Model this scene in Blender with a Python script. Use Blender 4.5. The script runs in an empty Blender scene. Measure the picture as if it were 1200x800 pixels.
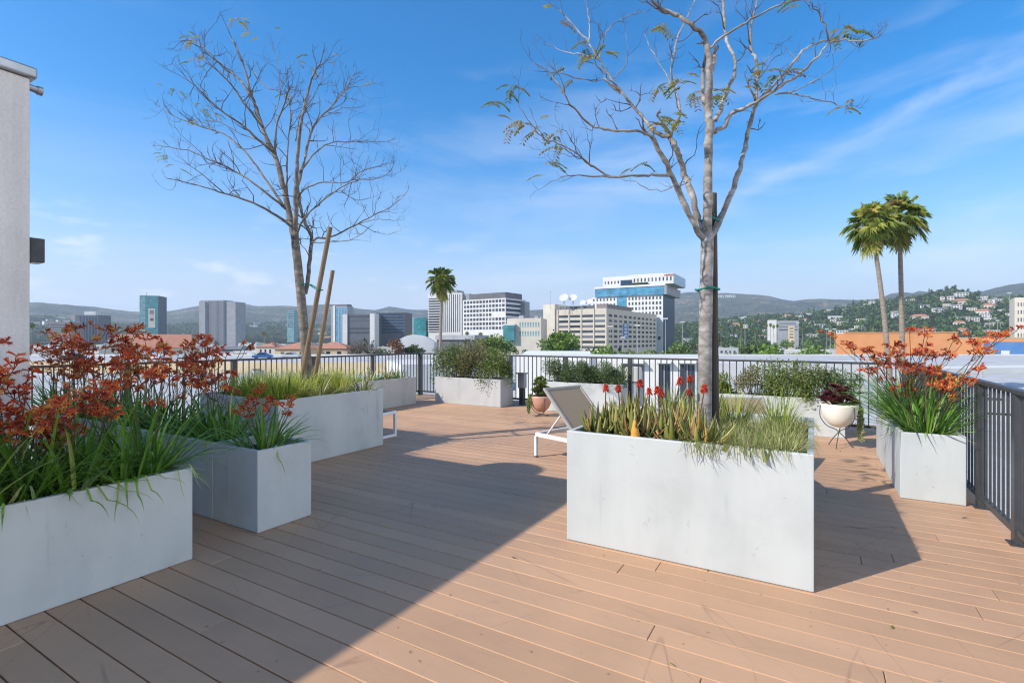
import bpy, math, random
import numpy as np
from mathutils import Vector, Matrix, Euler

R = math.radians
rng = random.Random(11)
nrng = np.random.default_rng(5)
SC = bpy.context.scene
COL = SC.collection
EYE, F, HY = 1.4, 600.0, 398.0          # eye height, focal length in photo pixels, horizon row
ANG = math.atan2(-0.508, 0.861)          # the deck boards' direction
UX, UY = math.cos(ANG), math.sin(ANG)
VX, VY = -UY, UX
GROUND = -14.0                           # street level below the deck
ROOF = -3.0                              # neighbouring flat roof

def AB(a, b, z=0.0):                     # deck frame -> world
    return Vector((a*UX + b*VX, a*UY + b*VY, z))

# ------------------------------------------------------------------ mesh builder
class MB:
    def __init__(s): s.v = []; s.f = []; s.r = []
    def add(s, vs, fs, r=0.5):
        o = len(s.v); s.v.extend([tuple(p) for p in vs]); s.f.extend([tuple(i+o for i in f) for f in fs])
        if isinstance(r, (int, float)): s.r.extend([r]*len(vs))
        else: s.r.extend(r)
        return s
    def box(s, x0, x1, y0, y1, z0, z1, r=0.5, M=None):
        vs = [Vector((x, y, z)) for z in (z0, z1) for y in (y0, y1) for x in (x0, x1)]
        if M is not None: vs = [M @ p for p in vs]
        return s.add(vs, [(0,2,3,1), (4,5,7,6), (0,1,5,4), (2,6,7,3), (0,4,6,2), (1,3,7,5)], r)
    def bar(s, p, q, w, h, r=0.5):       # rectangular bar between two points
        p, q = Vector(p), Vector(q); d = (q-p); L = d.length
        if L < 1e-6: return s
        M = Matrix.Translation(p) @ d.to_track_quat('X', 'Z').to_matrix().to_4x4()
        return s.box(0, L, -w/2, w/2, -h/2, h/2, r, M)
    def tube(s, pts, rad, n=6, r=0.5, cap=True):
        pts = [Vector(p) for p in pts]; m = len(pts)
        if isinstance(rad, (int, float)): rad = [rad]*m
        vs = []; fs = []; up = Vector((0.13, 0.31, 1)).normalized()
        for i, p in enumerate(pts):
            t = (pts[min(i+1, m-1)] - pts[max(i-1, 0)])
            if t.length < 1e-9: t = Vector((0, 0, 1))
            t.normalize()
            x = t.cross(up)
            if x.length < 0.05: x = t.cross(Vector((1, 0, 0)))
            x.normalize(); y = t.cross(x).normalized()
            for k in range(n):
                a = 2*math.pi*k/n
                vs.append(p + (x*math.cos(a) + y*math.sin(a))*rad[i])
        for i in range(m-1):
            for k in range(n):
                k2 = (k+1) % n
                fs.append((i*n+k, i*n+k2, (i+1)*n+k2, (i+1)*n+k))
        if cap:
            fs.append(tuple(range(n-1, -1, -1))); fs.append(tuple((m-1)*n+k for k in range(n)))
        return s.add(vs, fs, r)
    def lathe(s, prof, n=24, r=0.5, c=(0, 0, 0), close=False):
        vs = []; fs = []; m = len(prof)
        for (rr, z) in prof:
            for k in range(n):
                a = 2*math.pi*k/n; vs.append((c[0]+rr*math.cos(a), c[1]+rr*math.sin(a), c[2]+z))
        for i in range(m-1):
            for k in range(n):
                k2 = (k+1) % n; fs.append((i*n+k, i*n+k2, (i+1)*n+k2, (i+1)*n+k))
        if close:
            fs.append(tuple(range(n-1, -1, -1))); fs.append(tuple((m-1)*n+k for k in range(n)))
        return s.add(vs, fs, r)
    def blade(s, base, az, el, L, w, droop=0.6, segs=5, r=0.5, fold=0.25, taper=0.5, twist=0.0):
        """strap leaf: leaves base at azimuth az and elevation el, curving down; V-folded cross-section"""
        p = Vector(base); e = el; st = L/segs; vs = []; fs = []
        side0 = Vector((-math.sin(az), math.cos(az), 0))
        for i in range(segs+1):
            t = i/segs
            d = Vector((math.cos(az)*math.cos(e), math.sin(az)*math.cos(e), math.sin(e)))
            side = side0
            up = side.cross(d)
            ww = w*(1-t**2.2)*(taper+(1-taper)*min(1, t*3)) if i < segs else 0.0
            vs += [p + side*ww/2 + up*ww*fold, p, p - side*ww/2 + up*ww*fold]
            p = p + d*st
            e -= droop*(0.35+1.3*t)/segs
            if twist: side0 = (Matrix.Rotation(twist/segs, 3, d) @ side0)
        for i in range(segs):
            a = i*3
            fs += [(a, a+1, a+4, a+3), (a+1, a+2, a+5, a+4)]
        return s.add(vs, fs, r)
    def leaves(s, C, size, out=None, wid=0.5, rn=None, spread=1.0, seed=0):
        """a cloud of bent rhombic leaves at points C (Nx3)"""
        g = np.random.default_rng(seed); C = np.asarray(C, float); n = len(C)
        if n == 0: return s
        d = g.normal(size=(n, 3))*spread
        if out is not None: d = d*0.75 + np.asarray(out)
        d /= np.linalg.norm(d, axis=1)[:, None]+1e-9
        q = g.normal(size=(n, 3)); sd = np.cross(d, q); sd /= np.linalg.norm(sd, axis=1)[:, None]+1e-9
        nn = np.cross(d, sd)
        L = size*g.uniform(0.65, 1.25, n)[:, None]
        b = C; t = C + d*L; m = C + d*L*0.45 - nn*L*0.06
        l = m + sd*L*wid/2 + nn*L*0.1; rr = m - sd*L*wid/2 + nn*L*0.1
        V = np.stack([b, l, t, rr], 1).reshape(-1, 3)
        o = len(s.v)
        if rn is None: rn = g.uniform(0, 1, n)
        s.v.extend(map(tuple, V.tolist())); s.r.extend(np.repeat(rn, 4).tolist())
        for i in range(n):
            k = o+i*4; s.f.append((k, k+1, k+2)); s.f.append((k, k+2, k+3))
        return s
    def mesh(s, name, smooth=False):
        me = bpy.data.meshes.new(name)
        me.from_pydata(s.v, [], s.f); me.update()
        at = me.attributes.new('rnd', 'FLOAT', 'POINT'); at.data.foreach_set('value', [float(x) for x in s.r])
        if smooth: me.polygons.foreach_set('use_smooth', [True]*len(me.polygons))
        return me
    def build(s, name, mat, parent=None, smooth=False, loc=None, rz=0.0, bevel=0.0):
        o = bpy.data.objects.new(name, s.mesh(name, smooth)); COL.objects.link(o)
        o.data.materials.append(mat)
        if parent is not None: o.parent = parent
        if loc is not None: o.location = loc
        if rz: o.rotation_euler = (0, 0, rz)
        if bevel:
            m = o.modifiers.new('bevel', 'BEVEL'); m.width = bevel; m.segments = 2; m.limit_method = 'ANGLE'
        return o

def tag(o, label, cat, group=None):
    o['label'] = label; o['category'] = cat
    if group: o['group'] = group
    return o
def thing(name, label, cat, loc=(0, 0, 0), rz=0.0, group=None):
    o = bpy.data.objects.new(name, None); COL.objects.link(o); o.empty_display_size = 0.1
    o.location = loc; o.rotation_euler = (0, 0, rz)
    return tag(o, label, cat, group)
def structure(o): o['kind'] = 'structure'; return o
CHILD = {}
def children_of(o):
    return [c for c in bpy.data.objects if c.parent == o]
def copy_tree(o, parent=None, loc=None, rz=None, scale=None, label=None, group=None, cache={}):
    c = o.copy(); COL.objects.link(c)
    if parent is not None: c.parent = parent
    if o.name not in cache: cache[o.name] = [x.name for x in children_of(o)]
    for n in cache[o.name]: copy_tree(bpy.data.objects[n], c)
    if loc is not None: c.location = loc
    if rz is not None: c.rotation_euler = (0, 0, rz)
    if scale is not None: c.scale = scale if not isinstance(scale, (int, float)) else (scale,)*3
    if label: c['label'] = label
    if group: c['group'] = group
    return c

# ------------------------------------------------------------------ materials
def new_mat(name):
    m = bpy.data.materials.new(name); m.use_nodes = True
    nt = m.node_tree; b = nt.nodes['Principled BSDF']
    return m, nt, b
def N(nt, t, **kw):
    n = nt.nodes.new(t)
    for k, v in kw.items():
        if k == 'inp':
            for kk, vv in v.items(): n.inputs[kk].default_value = vv
        else: setattr(n, k, v)
    return n
def c4(c): return (c[0], c[1], c[2], 1.0)
def ramp(nt, src, stops):
    n = nt.nodes.new('ShaderNodeValToRGB'); e = n.color_ramp.elements
    e[0].position, e[0].color = stops[0][0], c4(stops[0][1]); e[1].position, e[1].color = stops[-1][0], c4(stops[-1][1])
    for p, c in stops[1:-1]:
        x = e.new(p); x.color = c4(c)
    nt.links.new(src, n.inputs[0]); return n.outputs[0]
def noise(nt, coord, scale, detail=4, stretch=None, rough=0.55, dist=0.0):
    if stretch is not None:
        mp = N(nt, 'ShaderNodeMapping'); mp.inputs['Scale'].default_value = stretch
        nt.links.new(coord, mp.inputs[0]); coord = mp.outputs[0]
    n = N(nt, 'ShaderNodeTexNoise', inp={'Scale': scale, 'Detail': detail, 'Roughness': rough, 'Distortion': dist})
    nt.links.new(coord, n.inputs['Vector']); return n.outputs['Fac']
def mixc(nt, a, b, fac, mode='MIX'):
    n = nt.nodes.new('ShaderNodeMix'); n.data_type = 'RGBA'; n.blend_type = mode
    for i, x in ((0, fac), (6, a), (7, b)):
        if isinstance(x, (int, float)): n.inputs[i].default_value = x
        elif isinstance(x, tuple): n.inputs[i].default_value = c4(x)
        else: nt.links.new(x, n.inputs[i])
    return n.outputs[2]
def math_n(nt, op, a, b=None, c=None, clamp=False):
    n = nt.nodes.new('ShaderNodeMath'); n.operation = op; n.use_clamp = clamp
    for i, x in enumerate((a, b, c)):
        if x is None: continue
        if isinstance(x, (int, float)): n.inputs[i].default_value = x
        else: nt.links.new(x, n.inputs[i])
    return n.outputs[0]
def bump(nt, b, h, strength=0.2, dist=0.01):
    n = N(nt, 'ShaderNodeBump', inp={'Strength': strength, 'Distance': dist}); nt.links.new(h, n.inputs['Height'])
    nt.links.new(n.outputs[0], b.inputs['Normal'])
def surf(name, c1, c2, scale=6, rough=0.7, stretch=None, metallic=0.0, bmp=0.0, objvar=0.0, spec=0.4, bdist=0.01, detail=5):
    m, nt, b = new_mat(name); tc = N(nt, 'ShaderNodeTexCoord')
    f = noise(nt, tc.outputs['Object'], scale, detail, stretch)
    col = ramp(nt, f, [(0.3, c1), (0.7, c2)])
    if objvar:
        oi = N(nt, 'ShaderNodeObjectInfo')
        v = math_n(nt, 'MULTIPLY_ADD', oi.outputs['Random'], 2*objvar, 1-objvar)
        h = N(nt, 'ShaderNodeHueSaturation'); nt.links.new(v, h.inputs['Value']); nt.links.new(col, h.inputs['Color']); col = h.outputs[0]
    nt.links.new(col, b.inputs['Base Color'])
    b.inputs['Roughness'].default_value = rough; b.inputs['Metallic'].default_value = metallic
    b.inputs['Specular IOR Level'].default_value = spec
    if bmp: bump(nt, b, f, bmp, bdist)
    return m
def leafmat(name, stops, rough=0.5, trans=0.25, objvar=0.12, spec=0.35):
    """colour chosen per leaf by the 'rnd' value each leaf carries; a share of light passes through"""
    m, nt, b = new_mat(name); at = N(nt, 'ShaderNodeAttribute', attribute_name='rnd')
    col = ramp(nt, at.outputs['Fac'], stops)
    oi = N(nt, 'ShaderNodeObjectInfo')
    v = math_n(nt, 'MULTIPLY_ADD', oi.outputs['Random'], 2*objvar, 1-objvar)
    h = N(nt, 'ShaderNodeHueSaturation'); nt.links.new(v, h.inputs['Value']); nt.links.new(col, h.inputs['Color']); col = h.outputs[0]
    nt.links.new(col, b.inputs['Base Color']); b.inputs['Roughness'].default_value = rough
    b.inputs['Specular IOR Level'].default_value = spec
    if trans:
        t = N(nt, 'ShaderNodeBsdfTranslucent'); nt.links.new(col, t.inputs[0])
        mx = N(nt, 'ShaderNodeMixShader', inp={0: trans}); nt.links.new(b.outputs[0], mx.inputs[1]); nt.links.new(t.outputs[0], mx.inputs[2])
        nt.links.new(mx.outputs[0], nt.nodes['Material Output'].inputs[0])
    return m
def glassy(name, c, rough=0.12, spec=0.7, metallic=0.0, panes=False):
    """glass; every pane differs a little and some show pale blinds behind it"""
    m, nt, b = new_mat(name); tc = N(nt, 'ShaderNodeTexCoord'); f = noise(nt, tc.outputs['Object'], 0.25, 2)
    col = ramp(nt, f, [(0.35, tuple(x*0.7 for x in c)), (0.65, tuple(min(1, x*1.3) for x in c))]); oi = N(nt, 'ShaderNodeObjectInfo')
    bl = tuple(min(.5, x*1.6+.09) for x in c)
    if panes: col = mixc(nt, col, bl, ramp(nt, oi.outputs['Random'], [(0.0, (0,)*3), (.62, (0.12,)*3), (.9, (.9,)*3)]))
    nt.links.new(col, b.inputs['Base Color'])
    b.inputs['Roughness'].default_value = rough; b.inputs['Specular IOR Level'].default_value = spec; b.inputs['Metallic'].default_value = metallic
    return m

def mat_deck():
    m, nt, b = new_mat('deck_boards'); tc = N(nt, 'ShaderNodeTexCoord'); ob = tc.outputs['Object']
    at = N(nt, 'ShaderNodeAttribute', attribute_name='rnd')
    base = ramp(nt, at.outputs['Fac'], [(0, (0.42, 0.255, 0.150)), (0.5, (0.455, 0.276, 0.163)), (1, (0.49, 0.298, 0.177))])
    # long fine grain of the moulded board
    off = N(nt, 'ShaderNodeCombineXYZ'); nt.links.new(math_n(nt, 'MULTIPLY', at.outputs['Fac'], 37.0), off.inputs[0])
    ad = N(nt, 'ShaderNodeVectorMath', operation='ADD'); nt.links.new(ob, ad.inputs[0]); nt.links.new(off.outputs[0], ad.inputs[1])
    g = noise(nt, ad.outputs[0], 10, 6, (0.35, 9, 1), 0.65)
    base = mixc(nt, base, ramp(nt, g, [(0.32, (0.955, 0.955, 0.96)), (0.68, (1.03, 1.03, 1.03))]), 1.0, 'MULTIPLY')
    # large worn / dusty patches
    p = noise(nt, ob, 0.9, 6, None, 0.6, 0.6)
    base = mixc(nt, base, ramp(nt, p, [(0.35, (0.91, 0.91, 0.92)), (0.65, (1.07, 1.06, 1.05))]), 1.0, 'MULTIPLY')
    # scuffs: thin curved lines where a distorted noise crosses a level
    sc_ = None
    for ang, sc, off_, lv in ((20, 1.1, 3.0, .50), (74, 1.4, 11.0, .53), (118, 1.2, 23.0, .48), (152, 1.7, 37.0, .51), (48, 1.5, 51.0, .46)):
        mp = N(nt, 'ShaderNodeMapping'); mp.inputs['Rotation'].default_value = (0, 0, R(ang)); mp.inputs['Location'].default_value = (off_, off_*.7, 0); nt.links.new(ob, mp.inputs[0])
        n_ = noise(nt, mp.outputs[0], sc, 1.5, (.16, 1.5, 1), .35, 0.0)
        d_ = math_n(nt, 'ABSOLUTE', math_n(nt, 'SUBTRACT', n_, lv)); ln_ = math_n(nt, 'SUBTRACT', 1.0, math_n(nt, 'DIVIDE', d_, .0032), clamp=True)
        gt = ramp(nt, noise(nt, mp.outputs[0], 1.3, 3), [(.50, (0,)*3), (.64, (1,)*3)]); ln_ = math_n(nt, 'MULTIPLY', ln_, gt)
        sc_ = ln_ if sc_ is None else math_n(nt, 'MAXIMUM', sc_, ln_)
    base = mixc(nt, base, (0.14, 0.085, 0.065), math_n(nt, 'MULTIPLY', sc_, 0.45))
    sp = ramp(nt, noise(nt, ob, 26, 2, None, 0.4), [(0.735, (0, 0, 0)), (0.76, (1, 1, 1))])
    base = mixc(nt, base, (0.09, 0.055, 0.045), math_n(nt, 'MULTIPLY', sp, 0.5))
    nt.links.new(base, b.inputs['Base Color'])
    nt.links.new(ramp(nt, p, [(0.3, (0.5,)*3), (0.7, (0.68,)*3)]), b.inputs['Roughness']); b.inputs['Specular IOR Level'].default_value = 0.3
    bump(nt, b, g, 0.06, 0.003)
    return m
def mat_planter(name, c=(0.455, 0.480, 0.468)):
    m, nt, b = new_mat(name); tc = N(nt, 'ShaderNodeTexCoord'); ob = tc.outputs['Object']
    oi = N(nt, 'ShaderNodeObjectInfo')
    ad = N(nt, 'ShaderNodeVectorMath', operation='ADD'); nt.links.new(ob, ad.inputs[0])
    cx = N(nt, 'ShaderNodeCombineXYZ'); nt.links.new(math_n(nt, 'MULTIPLY', oi.outputs['Random'], 50), cx.inputs[0]); nt.links.new(cx.outputs[0], ad.inputs[1]); v = ad.outputs[0]
    cl = noise(nt, v, 2.2, 5, (1, 1, 0.8), 0.6)
    col = ramp(nt, cl, [(0.28, tuple(x*0.86 for x in c)), (0.5, c), (0.72, tuple(min(0.85, x*1.06) for x in c))])
    st = noise(nt, v, 5, 3, (1, 1, 0.12), 0.5)       # vertical trowel / rain streaks
    col = mixc(nt, col, ramp(nt, st, [(0.30, (0.92, 0.93, 0.945)), (0.55, (1.01, 1.01, 1.01))]), 1.0, 'MULTIPLY')
    sm = ramp(nt, noise(nt, v, 9, 4, None, 0.7, 0.4), [(0.64, (1, 1, 1)), (0.76, (0.60, 0.60, 0.59))])
    col = mixc(nt, col, sm, 0.8, 'MULTIPLY')
    # small chips, rub marks and drip stains with their own shapes
    ch = ramp(nt, noise(nt, v, 21, 3, (1, 1, .55), .6), [(0.70, (1, 1, 1)), (0.73, (0.66, 0.65, 0.63))]); col = mixc(nt, col, ch, ramp(nt, noise(nt, v, 2.6, 2), [(.5, (0,)*3), (.62, (.85,)*3)]), 'MULTIPLY')
    dr = ramp(nt, noise(nt, v, 16, 2, (1, 1, 0.05), .4), [(0.66, (1, 1, 1)), (0.78, (0.76, 0.77, 0.78))]); col = mixc(nt, col, dr, ramp(nt, noise(nt, v, 1.9, 2), [(.48, (0,)*3), (.6, (.8,)*3)]), 'MULTIPLY')
    nt.links.new(col, b.inputs['Base Color']); b.inputs['Roughness'].default_value = 0.55; b.inputs['Specular IOR Level'].default_value = 0.35
    bump(nt, b, noise(nt, v, 40, 3), 0.05, 0.004)
    return m
def mat_bark(name, c1, c2, c3, scale=9):
    m, nt, b = new_mat(name); tc = N(nt, 'ShaderNodeTexCoord'); ob = tc.outputs['Object']
    f = noise(nt, ob, scale, 6, (1, 1, 2.2), 0.65, 0.3)
    col = ramp(nt, f, [(0.3, c1), (0.5, c2), (0.7, c3)])
    bl = ramp(nt, noise(nt, ob, 3.5, 3), [(0.4, (0.75, 0.74, 0.72)), (0.6, (1.1, 1.1, 1.1))])
    col = mixc(nt, col, bl, 1.0, 'MULTIPLY')
    nt.links.new(col, b.inputs['Base Color']); b.inputs['Roughness'].default_value = 0.85; bump(nt, b, f, 0.5, 0.012)
    return m

M_DECK = mat_deck()
M_PL = mat_planter('planter_concrete')
M_PLG = mat_planter('planter_grey', (0.42, 0.42, 0.41))
M_SOIL = surf('soil', (0.035, 0.025, 0.018), (0.09, 0.065, 0.045), 22, 0.95, bmp=0.8, bdist=0.03)
M_SUB = surf('deck_underlay', (0.02, 0.016, 0.014), (0.035, 0.028, 0.024), 8, 0.9)
M_RAIL = surf('railing_paint', (0.035, 0.037, 0.04), (0.052, 0.055, 0.058), 7, 0.42, spec=0.5)
M_STUCCO = surf('stucco_wall', (0.66, 0.615, 0.575), (0.76, 0.715, 0.675), 60, 0.85, bmp=0.35, bdist=0.006)
def _weather_wall():
    nt = M_STUCCO.node_tree; b = nt.nodes['Principled BSDF']; src = b.inputs['Base Color'].links[0].from_socket; tc = N(nt, 'ShaderNodeTexCoord')
    st = ramp(nt, noise(nt, tc.outputs['Object'], 7, 4, (1, 1, .05), .6), [(.42, (.86, .85, .83)), (.6, (1, 1, 1))]); pt = ramp(nt, noise(nt, tc.outputs['Object'], 1.6, 5), [(.35, (.88, .875, .86)), (.6, (1.02,)*3)])
    nt.links.new(mixc(nt, mixc(nt, src, st, .8, 'MULTIPLY'), pt, 1.0, 'MULTIPLY'), b.inputs['Base Color'])
_weather_wall()
M_METAL = surf('galvanised_metal', (0.30, 0.31, 0.32), (0.42, 0.43, 0.44), 5, 0.4, metallic=0.7)
M_DARK = surf('dark_metal', (0.03, 0.03, 0.033), (0.06, 0.06, 0.064), 10, 0.5)
M_BARK1 = mat_bark('pale_bark', (0.13, 0.112, 0.095), (0.27, 0.245, 0.22), (0.46, 0.43, 0.40))
M_BARK2 = mat_bark('brown_grey_bark', (0.09, 0.072, 0.058), (0.19, 0.16, 0.13), (0.34, 0.30, 0.25))
M_TWIG = surf('dark_twigs', (0.06, 0.045, 0.035), (0.12, 0.095, 0.075), 20, 0.85)
M_STAKE = surf('weathered_stake', (0.15, 0.10, 0.06), (0.26, 0.185, 0.11), 6, 0.85, (6, 6, 0.5), bmp=0.3)
M_TIE = surf('green_tie', (0.0, 0.13, 0.10), (0.01, 0.2, 0.15), 8, 0.5)
M_WHITEM = surf('white_frame_paint', (0.66, 0.66, 0.64), (0.76, 0.76, 0.75), 8, 0.35)
M_TAUPE = surf('taupe_frame_paint', (0.30, 0.27, 0.24), (0.36, 0.33, 0.29), 8, 0.4)
M_SLING = surf('beige_sling', (0.22, 0.165, 0.11), (0.29, 0.22, 0.15), 260, 0.8, bmp=0.2, bdist=0.002)
M_SLAT = surf('dark_slats', (0.06, 0.055, 0.05), (0.10, 0.09, 0.085), 12, 0.6)
M_TERRA = surf('salmon_glaze', (0.46, 0.24, 0.16), (0.56, 0.31, 0.22), 7, 0.4)
M_CREAM = surf('cream_glaze', (0.70, 0.67, 0.58), (0.78, 0.75, 0.66), 7, 0.35)
M_KLEAF = leafmat('strap_leaf', [(0, (0.04, 0.095, 0.016)), (0.45, (0.11, 0.24, 0.03)), (0.8, (0.21, 0.38, 0.055)), (1, (0.38, 0.42, 0.11))], 0.4)
M_KSTEM = leafmat('flower_stem', [(0, (0.08, 0.03, 0.02)), (0.6, (0.12, 0.07, 0.035)), (1, (0.10, 0.13, 0.04))], 0.6, 0)
M_KFLOW = leafmat('paw_flower', [(0, (0.20, 0.026, 0.018)), (0.35, (0.52, 0.065, 0.028)), (0.7, (0.76, 0.17, 0.05)), (0.9, (0.78, 0.33, 0.08)), (1, (0.58, 0.40, 0.09))], 0.6, 0.3, 0.2)
M_AFLOW = leafmat('aloe_flower', [(0, (0.40, 0.015, 0.012)), (1, (0.70, 0.09, 0.03))], 0.5, 0.25)
M_ALOE = leafmat('aloe_leaf', [(0, (0.08, 0.11, 0.03)), (0.4, (0.23, 0.25, 0.06)), (0.75, (0.40, 0.35, 0.11)), (0.9, (0.26, 0.15, 0.08)), (1, (0.48, 0.27, 0.07))], 0.45, 0.12)
M_OCHRE = surf('withered_ochre', (0.50, 0.23, 0.03), (0.62, 0.33, 0.06), 30, 0.6)
M_CAREX = leafmat('pale_grass', [(0, (0.10, 0.14, 0.03)), (0.45, (0.27, 0.31, 0.08)), (0.8, (0.42, 0.40, 0.16)), (1, (0.62, 0.50, 0.36))], 0.6, 0.25)
M_GRASS = leafmat('yellow_green_grass', [(0, (0.09, 0.16, 0.025)), (0.5, (0.30, 0.36, 0.04)), (1, (0.55, 0.54, 0.08))], 0.5, 0.3)
M_VARI = leafmat('variegated_leaf', [(0, (0.14, 0.17, 0.05)), (0.5, (0.36, 0.35, 0.14)), (1, (0.52, 0.48, 0.26))], 0.45, 0.2)
M_SHRUB = leafmat('shrub_leaf', [(0, (0.05, 0.09, 0.02)), (0.6, (0.13, 0.20, 0.04)), (0.88, (0.24, 0.27, 0.07)), (1, (0.36, 0.27, 0.16))], 0.55, 0.25, 0.15)
M_SHRUBO = leafmat('olive_shrub_leaf', [(0, (0.07, 0.09, 0.028)), (0.6, (0.18, 0.19, 0.065)), (0.85, (0.30, 0.25, 0.13)), (1, (0.45, 0.33, 0.24))], 0.6, 0.25, 0.15)
M_SHRUBY = leafmat('bright_shrub_leaf', [(0, (0.06, 0.11, 0.02)), (0.6, (0.16, 0.22, 0.03)), (1, (0.34, 0.30, 0.06))], 0.5, 0.3, 0.1)
M_ROSE = leafmat('needle_leaf', [(0, (0.04, 0.08, 0.025)), (0.7, (0.11, 0.18, 0.06)), (1, (0.22, 0.26, 0.12))], 0.6, 0.2, 0.1)
M_PURP = leafmat('purple_leaf', [(0, (0.035, 0.008, 0.012)), (0.7, (0.10, 0.018, 0.022)), (1, (0.20, 0.06, 0.04))], 0.35, 0.08)
M_TRAIL = leafmat('trailing_leaf', [(0, (0.20, 0.26, 0.10)), (1, (0.42, 0.44, 0.22))], 0.5, 0.15)
M_JADE = leafmat('jade_leaf', [(0, (0.06, 0.12, 0.02)), (0.7, (0.16, 0.24, 0.04)), (1, (0.34, 0.30, 0.06))], 0.4, 0.15)
M_YLEAF = leafmat('autumn_leaf', [(0, (0.12, 0.16, 0.02)), (0.5, (0.32, 0.34, 0.04)), (0.85, (0.48, 0.34, 0.04)), (1, (0.36, 0.16, 0.03))], 0.5, 0.35)
M_TREE = leafmat('tree_leaf', [(0, (0.022, 0.042, 0.012)), (0.6, (0.06, 0.105, 0.026)), (1, (0.13, 0.18, 0.045))], 0.6, 0.2, 0.25)
M_TREEB = leafmat('bright_tree_leaf', [(0, (0.05, 0.10, 0.016)), (0.6, (0.14, 0.24, 0.035)), (1, (0.26, 0.34, 0.06))], 0.55, 0.25, 0.1)
M_RUST = leafmat('rusty_tree_leaf', [(0, (0.08, 0.035, 0.015)), (0.6, (0.20, 0.08, 0.035)), (1, (0.30, 0.17, 0.08))], 0.6, 0.2, 0.1)
M_PALM = leafmat('palm_frond', [(0, (0.07, 0.115, 0.022)), (0.5, (0.21, 0.27, 0.045)), (0.85, (0.40, 0.36, 0.075)), (1, (0.46, 0.33, 0.14))], 0.5, 0.2, 0.06)
M_PTRUNK = surf('palm_trunk_bark', (0.16, 0.125, 0.095), (0.30, 0.25, 0.20), 3, 0.9, (1, 1, 5), bmp=0.4, bdist=0.05)
M_TRUNK = surf('tree_trunk_bark', (0.07, 0.055, 0.04), (0.13, 0.105, 0.08), 4, 0.9)

# ------------------------------------------------------------------ terrace: deck
def deck():
    mb = MB(); A0, A1, B0, B1 = -8.82, 1.30, -5.0, 10.25
    W = 0.1476; g = 0.0068; ch = 0.003; rr = random.Random(3)
    b = B0
    while b < B1:
        a = A0 - rr.uniform(0, 3.5); first = True
        while a < A1:
            L = rr.choice((4.88, 4.88, 6.1, 3.66)); x0 = max(a+0.0015, A0); x1 = min(a+L-0.0015, A1); a += L
            if x1-x0 < 0.05: continue
            y0, y1 = b+g/2, min(b+W-g/2, B1); r = rr.random(); dz = rr.uniform(-0.0008, 0.0008)
            vs = [(x0, y0, -0.024), (x1, y0, -0.024), (x1, y1, -0.024), (x0, y1, -0.024),
                  (x0, y0, -ch+dz), (x1, y0, -ch+dz), (x1, y1, -ch+dz), (x0, y1, -ch+dz),
                  (x0+ch, y0+ch, dz), (x1-ch, y0+ch, dz), (x1-ch, y1-ch, dz), (x0+ch, y1-ch, dz)]
            fs = [(0,1,5,4), (1,2,6,5), (2,3,7,6), (3,0,4,7), (4,5,9,8), (5,6,10,9), (6,7,11,10), (7,4,8,11), (8,9,10,11)]
            mb.add(vs, fs, r)
        b += W
    structure(mb.build('deck', M_DECK, rz=ANG))
    s = MB().box(A0, A1, B0, B1, -0.30, -0.025)
    structure(s.build('deck_underlay', M_SUB, rz=ANG))
    w = MB().box(A0+0.25, A1-0.25, B0+0.2, B1-0.3, GROUND, -0.301)
    tag(w.build('apartment_building', M_STUCCO, rz=ANG), 'pale rendered apartment building that carries the timber terrace on its top', 'building')
deck()

# ------------------------------------------------------------------ terrace: planters
def planter(a0, a1, b0, b1, h, label, mat=None, t=0.035, group='rectangular concrete planters on the deck'):
    w, d = a1-a0, b1-b0; z0 = 0.002
    mb = MB(); zi = h-0.07
    o = [(0, 0), (w, 0), (w, d), (0, d)]; i = [(t, t), (w-t, t), (w-t, d-t), (t, d-t)]
    vs = [(x, y, z0) for x, y in o] + [(x, y, h) for x, y in o] + [(x, y, h) for x, y in i] + [(x, y, zi-0.05) for x, y in i]
    fs = [(3, 2, 1, 0)]
    for k in range(4):
        n = (k+1) % 4
        fs += [(k, n, 4+n, 4+k), (4+k, 4+n, 8+n, 8+k), (8+k, 8+n, 12+n, 12+k)]
    fs.append((12, 13, 14, 15))
    mb.add(vs, fs)
    p = mb.build('planter', mat or M_PL, loc=AB(a0, b0), rz=ANG, bevel=0.006); tag(p, label, 'planter', group)
    # soil with a gently lumpy top
    s = MB(); nx, ny = max(4, int(w/0.07)), max(4, int(d/0.07)); g = random.Random(int(a0*100))
    vv = []
    for j in range(ny+1):
        for k in range(nx+1):
            vv.append((t+0.002+(w-2*t-0.004)*k/nx, t+0.002+(d-2*t-0.004)*j/ny, zi+g.uniform(-0.012, 0.015)))
    ff = [(j*(nx+1)+k, j*(nx+1)+k+1, (j+1)*(nx+1)+k+1, (j+1)*(nx+1)+k) for j in range(ny) for k in range(nx)]
    s.add(vv, ff); s.build('soil', M_SOIL, p, smooth=True)
    return p
planter(-4.02, -3.417, -0.35, 1.78, 0.585, 'low long planter at the front left, beside the stucco wall, filled with strap leaves')
planter(-4.02, -3.46, 2.25, 2.71, 0.597, 'small nearly square planter with a bare corner edge behind the front left planter')
planter(-6.02, -4.035, 2.25, 2.71, 0.597, 'long low planter in line behind the small square one on the left')
planter(-7.95, -6.035, 2.25, 2.71, 0.597, 'farthest planter of the left row, ending by the left railing')
planter(-6.46, -4.94, 3.45, 5.00, 0.75, 'tall square planter in shade holding the multi-branched bare tree with two stakes')
planter(-8.15, -7.50, 6.50, 8.58, 0.59, 'grey planter with small spiky plants along the left railing', M_PLG)
planter(-7.30, -5.58, 8.99, 9.50, 0.575, 'grey planter overflowing with bushy olive shrubs beside the palm', M_PLG)
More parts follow.
